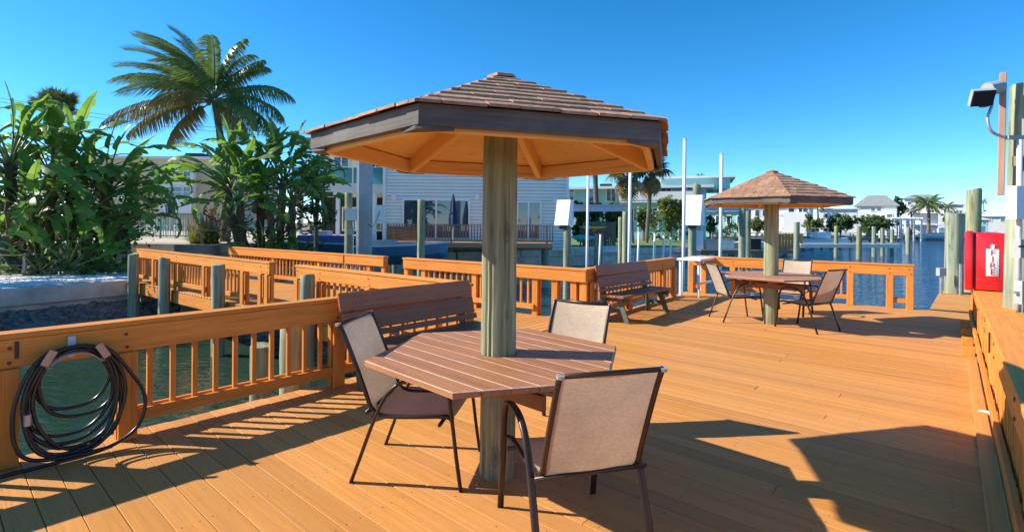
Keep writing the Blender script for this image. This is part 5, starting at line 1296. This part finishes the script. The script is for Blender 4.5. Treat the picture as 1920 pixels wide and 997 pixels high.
far_tree('dark mangrove bush below the far shelter eaves', 1540, 1612, 390, 432, 92, 2000, 'leafdark', .2)
far_tree('broad mangrove bush in front of the house with the grey hip roof', 1600, 1682, 394, 432, 96, 2200, 'leafmid', .2)
far_tree('tree between the grey hip roofed house and the white three storey house', 1668, 1698, 366, 404, 118, 900, 'leafmid', .25)
far_tree('brownish tree left of the finger pier pilings', 1765, 1800, 390, 425, 118, 900, 'leafyel', .24)
far_tree('dark trees on the skyline right of the tall piling', 1805, 1862, 386, 425, 175, 1500, 'leafdark', .34)
far_tree('skyline trees behind the red fire box and the big piling', 1850, 1930, 388, 428, 180, 1500, 'leafmid', .34)
far_tree('low trees on the skyline behind the aqua boathouse', 1780, 1850, 396, 428, 185, 1200, 'leafmid', .34)
far_tree('green bush beside the dock under the second white motor cover', 1318, 1345, 395, 432, 70, 700, 'leafdark', .16)
far_tree('trees behind the aqua building on the left skyline', 1062, 1120, 372, 430, 95, 900, 'leafdark', .25)
def coco_small(label, px, pyc, Y, rpx, trunkr=.16, n=18, old=.2):
    c = at(px, pyc, Y); s_ = PXM(rpx, Y) / 2.6; fr = []
    for i in range(n):
        az = i * 137.5; el = 70 - 95 * (i / n); fr.append((SM[i % 3] if i / n < 1 - old else SM[3], az, el, random.uniform(-15, 15), s_))
    return palm('shore_palm', label, (c.x, Y, LZ), c, trunkr, fr, 'feather palms on the far shore')
SM = [pinnate_frond(2.6, 1.2, .75, .9, 201, n=30, w0=.07), pinnate_frond(2.8, 1.5, .8, 1.0, 202, n=30, w0=.07), pinnate_frond(2.4, 1.0, .7, .8, 203, n=30, w0=.07), pinnate_frond(2.4, .9, .7, 1.1, 204, n=30, w0=.07, mat='cocoold')]
coco_small('bushy green palm in front of the white three storey house', 1740, 384, 116, 30, .3, 24)
coco_small('small palm left of the bushy palm on the far shore', 1708, 396, 117, 14, .2, 12)
coco_small('single tall palm on the skyline behind the second white motor cover', 1313, 331, 150, 9, .2, 14, 0)
coco_small('tiny palm on the skyline above the pale house roof', 1844, 378, 190, 9, .2, 14, 0)
fan_palm('fan palm with a tan skirt just under the near shelter eave, left one', (at(1186, 450, 48).x, 48, LZ), at(1178, 318, 48), .17, 26, 22, 1.5)
fan_palm('fan palm with a dark crown just under the near shelter eave, right one', (at(1212, 450, 50).x, 50, LZ), at(1222, 318, 50), .17, 26, 18, 1.45)
fan_palm('fan palm with a leaning grey trunk right of the grey house', (at(1122, 450, 44).x, 44, LZ), at(1114, 290, 44), .2, 24, 8, 1.0)

# ------------------------------------------------------------------ boats, lifts, pilings and docks in the canal
def loft_boat(name, label, loc, rz, L, W, H, hull, group=None):
    """local: bow +X, keel near z=0"""
    t = thing(name, label, 'boat', loc, rz, group); n = 12; secs = []
    for i in range(n + 1):
        f = i / n; x = -L / 2 + L * f; wd = W / 2 * (1 - max(0, (f - .45) / .55) ** 2.2) + .02; sh = H * (1 + .22 * f * f); kz = .45 * H * max(0, (f - .6) / .4) ** 2
        secs.append([Vector((x, 0, kz)), Vector((x, wd * .62, kz + .18 * H)), Vector((x, wd * .93, .55 * H + kz * .4)), Vector((x + .06 * f, wd, sh))])
    mb = MB(); k = len(secs[0])
    for s_ in (1, -1):
        vs = [Vector((p.x, p.y * s_, p.z)) for sct in secs for p in sct]
        fs = [(i * k + j, (i + 1) * k + j, (i + 1) * k + j + 1, i * k + j + 1) for i in range(n) for j in range(k - 1)]
        mb.add(vs, fs if s_ < 0 else [tuple(reversed(f)) for f in fs])
    st = secs[0]; mb.add([p for p in st] + [Vector((p.x, -p.y, p.z)) for p in st], [(0, 1, 5), (1, 2, 6, 5), (2, 3, 7, 6)])
    mb.build('hull', hull, t, world=False, smooth=False)
    mb = MB(); vs = []
    for sct in secs: p = sct[-1]; vs += [Vector((p.x, p.y * .94, p.z - .10)), Vector((p.x, -p.y * .94, p.z - .10))]
    mb.add(vs, [(2 * i, 2 * i + 1, 2 * i + 3, 2 * i + 2) for i in range(n)]); mb.build('deck', 'hullwhite', t, world=False)
    for s_ in (1, -1): MB().tube([Vector((sct[-1].x, sct[-1].y * s_, sct[-1].z)) for sct in secs], .035, 6).build('gunwale', 'hullwhite', t, world=False)
    return t
by = 21.5; p = at(612, 470, 22.5); by = 22.5; B1 = loft_boat('motor_boat', 'motor boat with blue canvas cover left of the tall lift column', (p.x, by, .0), R(178), 3.6, 1.7, .72, 'hullblue', 'boats on lifts by the shore')
MB().prism([(-1.5, -.7), (1.0, -.62), (1.0, .62), (-1.5, .7)], .74, 1.06).build('canvas_cover', 'bluecanvas', B1, world=False)
MB().box((.2, 0, 1.02), (.7, .6, .45)).build('console', 'hullwhite', B1, world=False)
MB().box((-1.95, 0, .75), (.35, .35, .7)).build('outboard', 'hullwhite', B1, world=False)
p = at(752, 470, 20.5); B2 = loft_boat('motor_boat', 'dark blue hulled boat right of the tall lift column', (p.x, 20.5, -.02), R(4), 3.6, 1.6, .74, 'hullblue', 'boats on lifts by the shore')
MB().box((-.7, 0, .8), (1.0, 1.1, .3)).build('seat', 'greybox', B2, world=False); MB().box((-1.9, 0, .6), (.35, .4, .8)).build('outboard', 'dark', B2, world=False)
p = at(1100, 468, 36); B3 = loft_boat('skiff', 'white skiff moored right of the grey house below the kayaks', (p.x + .6, 36, -.55), R(12), 4.8, 1.7, .6, 'hullwhite')
MB().box((0, 0, .52), (.3, 1.3, .08)).build('thwart', 'offwhite', B3, world=False)
PL = 'pilings and lift posts in the canal'
def canal_pile(px, pyt, Y, r, mat, label, name='lift_piling'):
    c = at(px, pyt, Y); return round_pile(name, label, (c.x, Y, WZ - 1.2), (c.x, Y, c.z), r, mat, PL, n=14)
canal_pile(654, 362, 17.2, .13, 'pile', 'wooden piling with a beige box beside the tall lift column')
canal_pile(790, 375, 17.5, .13, 'pile', 'wooden piling in front of the sliding doors, left of the shelter post')
canal_pile(1064, 424, 15.5, .12, 'pilegreen', 'green piling under the first white motor cover')
canal_pile(1173, 396, 24, .15, 'pilegreen', 'green piling beside the white pole right of the grey beam')
canal_pile(1164, 408, 26, .13, 'pile', 'brown piling behind the green one by the white pole')
canal_pile(1298, 424, 22, .17, 'pilegreen', 'green piling under the second white motor cover')
canal_pile(1392, 392, 24, .16, 'pilegreen', 'thick green piling left of the far shelter post')
canal_pile(1402, 394, 25.5, .16, 'pile', 'dark piling right behind the thick green one')
canal_pile(1494, 417, 44, .24, 'pilegreen', 'green piling right of the far shelter post')
canal_pile(1568, 424, 47, .17, 'pile', 'slim piling at the white boat lift, left end')
canal_pile(1611, 424, 44, .21, 'pile', 'piling in open water in front of the white boat lift')
canal_pile(1639, 425, 48, .19, 'pilegreen', 'piling at the middle of the white boat lift')
canal_pile(1655, 428, 49, .17, 'pile', 'brown piling right of the middle of the white boat lift')
canal_pile(1673, 430, 50, .17, 'pile', 'piling at the right end of the white boat lift')
canal_pile(1703, 426, 53, .18, 'pile', 'lone piling standing right of the white boat lift')
canal_pile(1307, 347, 46, .35, 'pile', 'tall piling behind the second white motor cover')
canal_pile(1118, 440, 33, .12, 'pile', 'dark piling by the white skiff, left'); canal_pile(1127, 440, 34, .12, 'pile', 'dark piling by the white skiff, right')
# tall square lift column with ladder
c = at(686, 300, 17.8); lcx = c.x
lc_ = thing('lift_column', 'tall pale square boat lift column with ladder, left of the house', 'lift column', (lcx, 17.8, WZ - 1))
beam('column', (lcx, 17.8, WZ - 1), (lcx, 17.8, c.z + .3), .40, .30, 'greybox', lc_, up=Vector((0, 1, 0)), c=.01)
beam('side_plate', (lcx - .24, 17.78, WZ - 1), (lcx - .24, 17.78, c.z + .3), .1, .08, 'white', lc_, up=Vector((0, 1, 0)), c=0)
for x in (-.52, -.30): MB().tube([Vector((lcx + x, 17.45, WZ)), Vector((lcx + x, 17.45, at(675, 415, 17.5).z))], .02, 6).build('ladder_rail', 'alu', lc_)
for k in range(6): MB().tube([Vector((lcx - .52, 17.45, -.7 + k * .28)), Vector((lcx - .30, 17.45, -.7 + k * .28))], .016, 6).build('rung', 'alu', lc_)
p = at(658, 402, 17.0); MB().box(p, (.34, .2, .4)).build('beige_box', 'offwhite', lc_)
p = at(658, 435, 17.0); MB().box(p, (.18, .1, .18)).build('meter', 'greybox', lc_)
p = at(712, 402, 17.7); MB().box(p, (.26, .25, .62)).build('motor_cover', 'white', lc_)
MB().tube(catmull([at(690, 420, 17.5), at(698, 425, 17.5), at(706, 412, 17.5), at(712, 395, 17.5)]), .012, 6).build('cable', 'darkmetal', lc_)
def motor_cover(label, px0, px1, py0, py1, Y, name='motor_cover'):
    """wedge shaped box: narrow at the top, leaning front, turned towards the left"""
    a_ = at(px0, py1, Y); b_ = at(px1, py0, Y); W = (b_.x - a_.x) * .88; H_ = b_.z - a_.z; D_ = W * .62; h_ = W / 2
    t = thing(name, label, 'motor cover', ((a_.x + b_.x) / 2, Y, a_.z), R(-38), 'white lift motor covers')
    mb = MB()
    mb.add([(-h_, -D_ * .62, 0), (h_, -D_ * .62, 0), (h_, D_ / 2, 0), (-h_, D_ / 2, 0), (-h_, -D_ * .12, H_), (h_, -D_ * .12, H_), (h_, D_ / 2, H_), (-h_, D_ / 2, H_)],
           [(3, 2, 1, 0), (4, 5, 6, 7), (0, 1, 5, 4), (1, 2, 6, 5), (2, 3, 7, 6), (3, 0, 4, 7)]); mb.build('shell', 'white', t, world=False)
    MB().box((0, 0, -.06), (W * .5, D_ * .6, .12)).build('motor', 'darkmetal', t, world=False)
    return t
motor_cover('white wedge shaped motor cover on the piling right of the grey house', 1041, 1075, 375, 422, 15.5)
motor_cover('white wedge shaped motor cover left of the far shelter', 1281, 1320, 366, 422, 21.8)
def lift_beam(label, px0, px1, py, Y, hpx, mat='lift'):
    a_, b_ = at(px0, py, Y), at(px1, py, Y); t = thing('lift_beam', label, 'lift beam', ((a_ + b_) / 2), 0, 'boat lift beams')
    H_ = PXM(hpx, Y); mb = MB(); mb.bar(a_ + Z3 * H_ * .42, b_ + Z3 * H_ * .42, .18 if mat == 'lift' else .7, H_ * .16); mb.build('top_flange', mat, t); MB().bar(a_, b_, .03, H_ * .7).build('web', mat, t); MB().bar(a_ - Z3 * H_ * .42, b_ - Z3 * H_ * .42, .18, H_ * .16).build('bottom_flange', mat, t)
    return t
lift_beam('grey lift beam from the first motor cover to the white pole', 1074, 1184, 390, 20, 13)
lift_beam('grey lift beam behind the far shelter, right of the second motor cover', 1318, 1404, 390, 24, 11)
lift_beam('white low lift beam on the water right of the far shelter post', 1497, 1686, 461, 45, 7, 'white')
lift_beam('second white low lift beam behind the first, on the water', 1500, 1690, 457, 50, 4, 'offwhite')
def lift_pole(label, px, pyt, pyb, Y, wpx, mat='white'):
    a_ = at(px, pyt, Y); b_ = at(px - 3, pyb, Y); t = thing('guide_pole', label, 'guide pole', (b_.x, Y, WZ - .5), 0, 'white boat lift guide poles')
    MB().tube([Vector((b_.x, Y, WZ - .5)), a_], PXM(wpx / 2, Y), 10).build('pole', mat, t, smooth=True); MB().tube([a_, a_ + Vector((0, 0, .03))], PXM(wpx / 2, Y) * 1.15, 10).build('end_cap', mat, t)
    return t
lift_pole('white guide pole rising left of the second motor cover, tallest', 1284, 262, 500, 16, 6)
lift_pole('white guide pole left of the far shelter roof', 1353, 290, 500, 17, 6)
lift_pole('white guide pole under the near shelter eave, left', 1103, 325, 500, 18, 5); lift_pole('white guide pole under the near shelter eave, right', 1182, 318, 500, 18, 6)
for i, (px_, pyt) in enumerate(((1126, 440), (1198, 435), (1228, 438), (1245, 442), (1258, 446))):
    lift_pole('slim white dock pole ' + ['beside the white skiff', 'on the seawall, left of the lawn', 'on the seawall, left of the pair', 'on the seawall, right of the middle', 'on the seawall, closest to the second motor cover'][i], px_, pyt, 490, 30, 4)
# kayaks on a rack
def kayak(label, px0, px1, py, Y, mat, tilt=0, h=.3):
    a_, b_ = at(px0, py, Y), at(px1, py, Y); L = (b_ - a_).length; t = thing('kayak', label, 'kayak', (a_ + b_) / 2, 0, 'kayaks on the rack')
    mb = MB(); n_ = 10; mb.tube([Vector((L * (i / n_ - .5), 0, .10 * abs(2 * i / n_ - 1) ** 3)) for i in range(n_ + 1)], [h * max(.06, (1 - abs(2 * i / n_ - 1) ** 2.4)) for i in range(n_ + 1)], 10, flat=.6); mb.build('hull', mat, t, world=False, smooth=True)
    MB().box((0, 0, h * .55), (L * .22, h * .7, .04)).build('cockpit', 'dark', t, world=False); return t
kayak('yellow kayak on the top of the rack right of the grey house', 1084, 1140, 427, 37, 'yellow', h=.2)
kayak('red kayak on the rack below the yellow one', 1098, 1140, 438, 37.2, 'kred', h=.26)
kayak('teal kayak lowest on the rack right of the grey house', 1070, 1118, 446, 36.6, 'teal', h=.4)
rkx = at(1112, 440, 37.8).x; kr = thing('kayak_rack', 'wooden kayak rack right of the grey house', 'rack', (rkx, 37.8, LZ))
for x in (-.9, .9): beam('upright', (rkx + x, 37.8, LZ), (rkx + x, 37.8, LZ + 1.5), .1, .1, 'oldwood', kr, up=Vector((1, 0, 0)), c=0)
for z in (.45, .75, 1.15): 
    for x in (-.9, .9): beam('arm', (rkx + x, 36.6, LZ + z), (rkx + x, 37.8, LZ + z), .07, .07, 'oldwood', kr, c=0)
fw0, fw1 = at(1085, 430, 42).x, at(1140, 430, 42).x; wf = thing('wooden_fence', 'grey wooden fence panel behind the kayaks', 'fence', (fw0, 40, LZ))
for i in range(16): x = fw0 + (fw1 - fw0) * i / 15; beam('board', (x, 39.2, LZ), (x, 39.2, LZ + 1.9), .02, .14, 'oldwood', wf, up=Vector((1, 0, 0)), c=0)
# docks behind the far shelter
def simple_dock(label, px0, px1, py, Y, depth, mat, piles=4, rail=False, z=None, name='dock'):
    a_, b_ = at(px0, py, Y), at(px1, py, Y); z = a_.z if z is None else z; t = thing(name, label, 'dock', (a_.x, Y, WZ), 0, 'docks across the canal')
    n_ = max(4, int(depth / .3))
    for i in range(n_): beam('plank', (a_.x, Y + depth * i / n_, z - .03), (b_.x, Y + depth * i / n_, z - .03), depth / n_ * .95, .06, mat, t, c=0)
    beam('rim_board', (a_.x, Y - .17, z - .16), (b_.x, Y - .17, z - .16), .06, .3, mat, t, c=0)
    for i in range(piles):
        x = a_.x + (b_.x - a_.x) * (i + .3) / (piles - .4)
        for y in (Y + .1, Y + depth - .2): MB().tube([Vector((x, y, WZ - 1)), Vector((x, y, z - .06 if not rail else z + .1))], .14, 8).build('pile', 'pile', t)
    if rail:
        beam('top_rail', (a_.x, Y, z + .95), (b_.x, Y, z + .95), .12, .06, mat, t, c=0); k = int((b_.x - a_.x) / 1.6)
        for i in range(k + 1): x = a_.x + (b_.x - a_.x) * i / k; beam('rail_post', (x, Y, z), (x, Y, z + .95), .1, .1, mat, t, up=Vector((1, 0, 0)), c=0)
        beam('mid_rail', (a_.x, Y, z + .5), (b_.x, Y, z + .5), .05, .1, mat, t, c=0)
    return t
simple_dock('brown wooden dock behind the far railing, left of the far shelter post', 1312, 1428, 468, 38, 2.2, 'dockwood', 5)
simple_dock('weathered dock with railing beyond the brown one', 1335, 1500, 452, 58, 2.4, 'dockwood', 7, True)
simple_dock('grey dock behind the white lift beams', 1500, 1600, 452, 66, 2.2, 'greywood', 6, True)
simple_dock('long low grey dock in front of the mangrove', 1556, 1690, 446, 92, 2.5, 'greywood', 8, True)
simple_dock('long pinkish dock with railing along the far shore', 1655, 1880, 443, 118, 3., 'redwood', 12, True)
ds = [('grey dock locker on the brown dock, left end', 1332, 456, .9, .6, .7, 'greybox', 'lid'), ('grey dock locker on the brown dock, middle', 1362, 458, .9, .6, .7, 'steel', 'lid'), ('dark crate stack on the brown dock, right end', 1412, 458, .9, .6, .8, 'dark', 'lid'), ('white electric pedestal box left of the brown dock', 1306, 455, .8, .5, 1.4, 'white', 'panel')]
for lab, px_, py_, a1_, b1_, c1_, mt, part in ds:
    Y = 38.9; p = at(px_, py_, Y); zd = at(1320, 468, 38).z
    t = thing('dock_locker', lab, 'locker', (p.x, Y, zd)); MB().box((p.x, Y, zd + c1_ / 2), (a1_, b1_, c1_)).build('body', mt, t); MB().box((p.x, Y, zd + c1_ + .03), (a1_ + .06, b1_ + .06, .06)).build(part, 'greybox', t)
sx0 = at(1460, 460, 46).x; sk = thing('gangway_stairs', 'orange wooden slatted panel on the dock right of the far shelter post', 'panel', (sx0, 46, LZ - .3))
for i in range(8): x = sx0 + .1 + i * .27; beam('slat', (x, 46, at(1460, 466, 46).z), (x, 46, at(1460, 438, 46).z), .05, .2, 'rail', sk, up=Vector((1, 0, 0)), c=0)
for z in (465, 440): beam('crosspiece', (sx0, 46.05, at(1460, z, 46).z), (sx0 + 2.2, 46.05, at(1460, z, 46).z), .05, .12, 'rail', sk, c=0)
simple_dock('short wooden dock right of the far shelter post under the slatted panel', 1425, 1500, 468, 45.5, 2, 'dockwood', 4)
for lab, px_, py_, Y, L_, rz_ in (('small white boat at the weathered dock, behind the far shelter', 1452, 456, 56, 5, 10), ('white boat beside the grey dock, right of the far shelter post', 1540, 452, 64, 6, -8), ('white boat at the long pink dock, left of the finger pier pilings', 1762, 440, 116, 8, 5), ('aqua striped white boat right of the tall dark piling', 1830, 436, 116, 9, 0)):
    p = at(px_, py_, Y); bt_ = loft_boat('white_boat', lab, (p.x, Y, WZ + .15), R(rz_), L_, L_ * .33, L_ * .17, 'hullwhite', 'white boats across the canal')
    MB().box((0, 0, L_ * .26), (L_ * .26, L_ * .22, L_ * .12)).build('cabin', 'hullwhite', bt_, world=False); MB().box((L_ * .14, 0, L_ * .3), (.04, L_ * .2, L_ * .07)).build('windscreen', 'glass', bt_, world=False)
    MB().box((-L_ * .05, 0, L_ * .4), (L_ * .3, L_ * .24, .08)).build('roof', 'teal' if 'aqua' in lab else 'white', bt_, world=False)
    for x_ in (-.16, .08):
        for y_ in (-.1, .1): MB().tube([Vector((L_ * x_, L_ * y_, L_ * .15)), Vector((L_ * x_, L_ * y_, L_ * .4))], .03, 6).build('roof_post', 'alu', bt_, world=False)
hb = MB()
for a_, b_ in zip(SHORE[9:13], SHORE[10:14]):
    A_, B_ = Vector((*a_, LZ)), Vector((*b_, LZ)); dn = (B_ - A_).normalized(); nn_ = Vector((-dn.y, dn.x, 0)); L_ = (B_ - A_).length; k = 0.
    while k < L_:
        r_ = random.uniform(1.0, 2.6); leaf_cloud([(A_ + dn * k + nn_ * random.uniform(3, 9) + Vector((0, 0, r_ * .75)), (r_ * 1.3, r_, r_))], 190, .24, hb); k += random.uniform(2.2, 7.5)
tag(hb.build('shore_hedge', 'leafmid'), 'low mixed hedges and bushes along the far shore', 'bushes', kind='stuff')
coco_small('palm between the white bay window house and the pale house', 1532, 386, 108, 16, .2, 14)
coco_small('palm leaning over the white house right of the bushy palm', 1778, 388, 122, 15, .22, 14)
coco_small('low palm in front of the aqua building, left of the small round tree', 1206, 398, 56, 18, .14, 14)
coco_small('short palm between the aqua building and the far shelter', 1352, 402, 76, 14, .16, 14)
# white pergola on the far shore
pg0, pg1 = at(1672, 420, 108).x, at(1728, 420, 108).x; zz = at(1700, 411, 108).z
pg = thing('pergola', 'white open pergola on the far shore right of the mangrove', 'pergola', (pg0, 108, LZ))
for y in (108, 111.5):
    beam('beam', (pg0, y, zz), (pg1, y, zz), .2, .35, 'white', pg, c=0)
    for i in range(5): x = pg0 + (pg1 - pg0) * i / 4; beam('column', (x, y, WZ), (x, y, zz), .25, .25, 'white', pg, up=Vector((1, 0, 0)), c=0)
for i in range(9): x = pg0 + (pg1 - pg0) * i / 8; beam('rafter', (x, 107.6, zz + .25), (x, 112, zz + .25), .12, .2, 'white', pg, c=0)
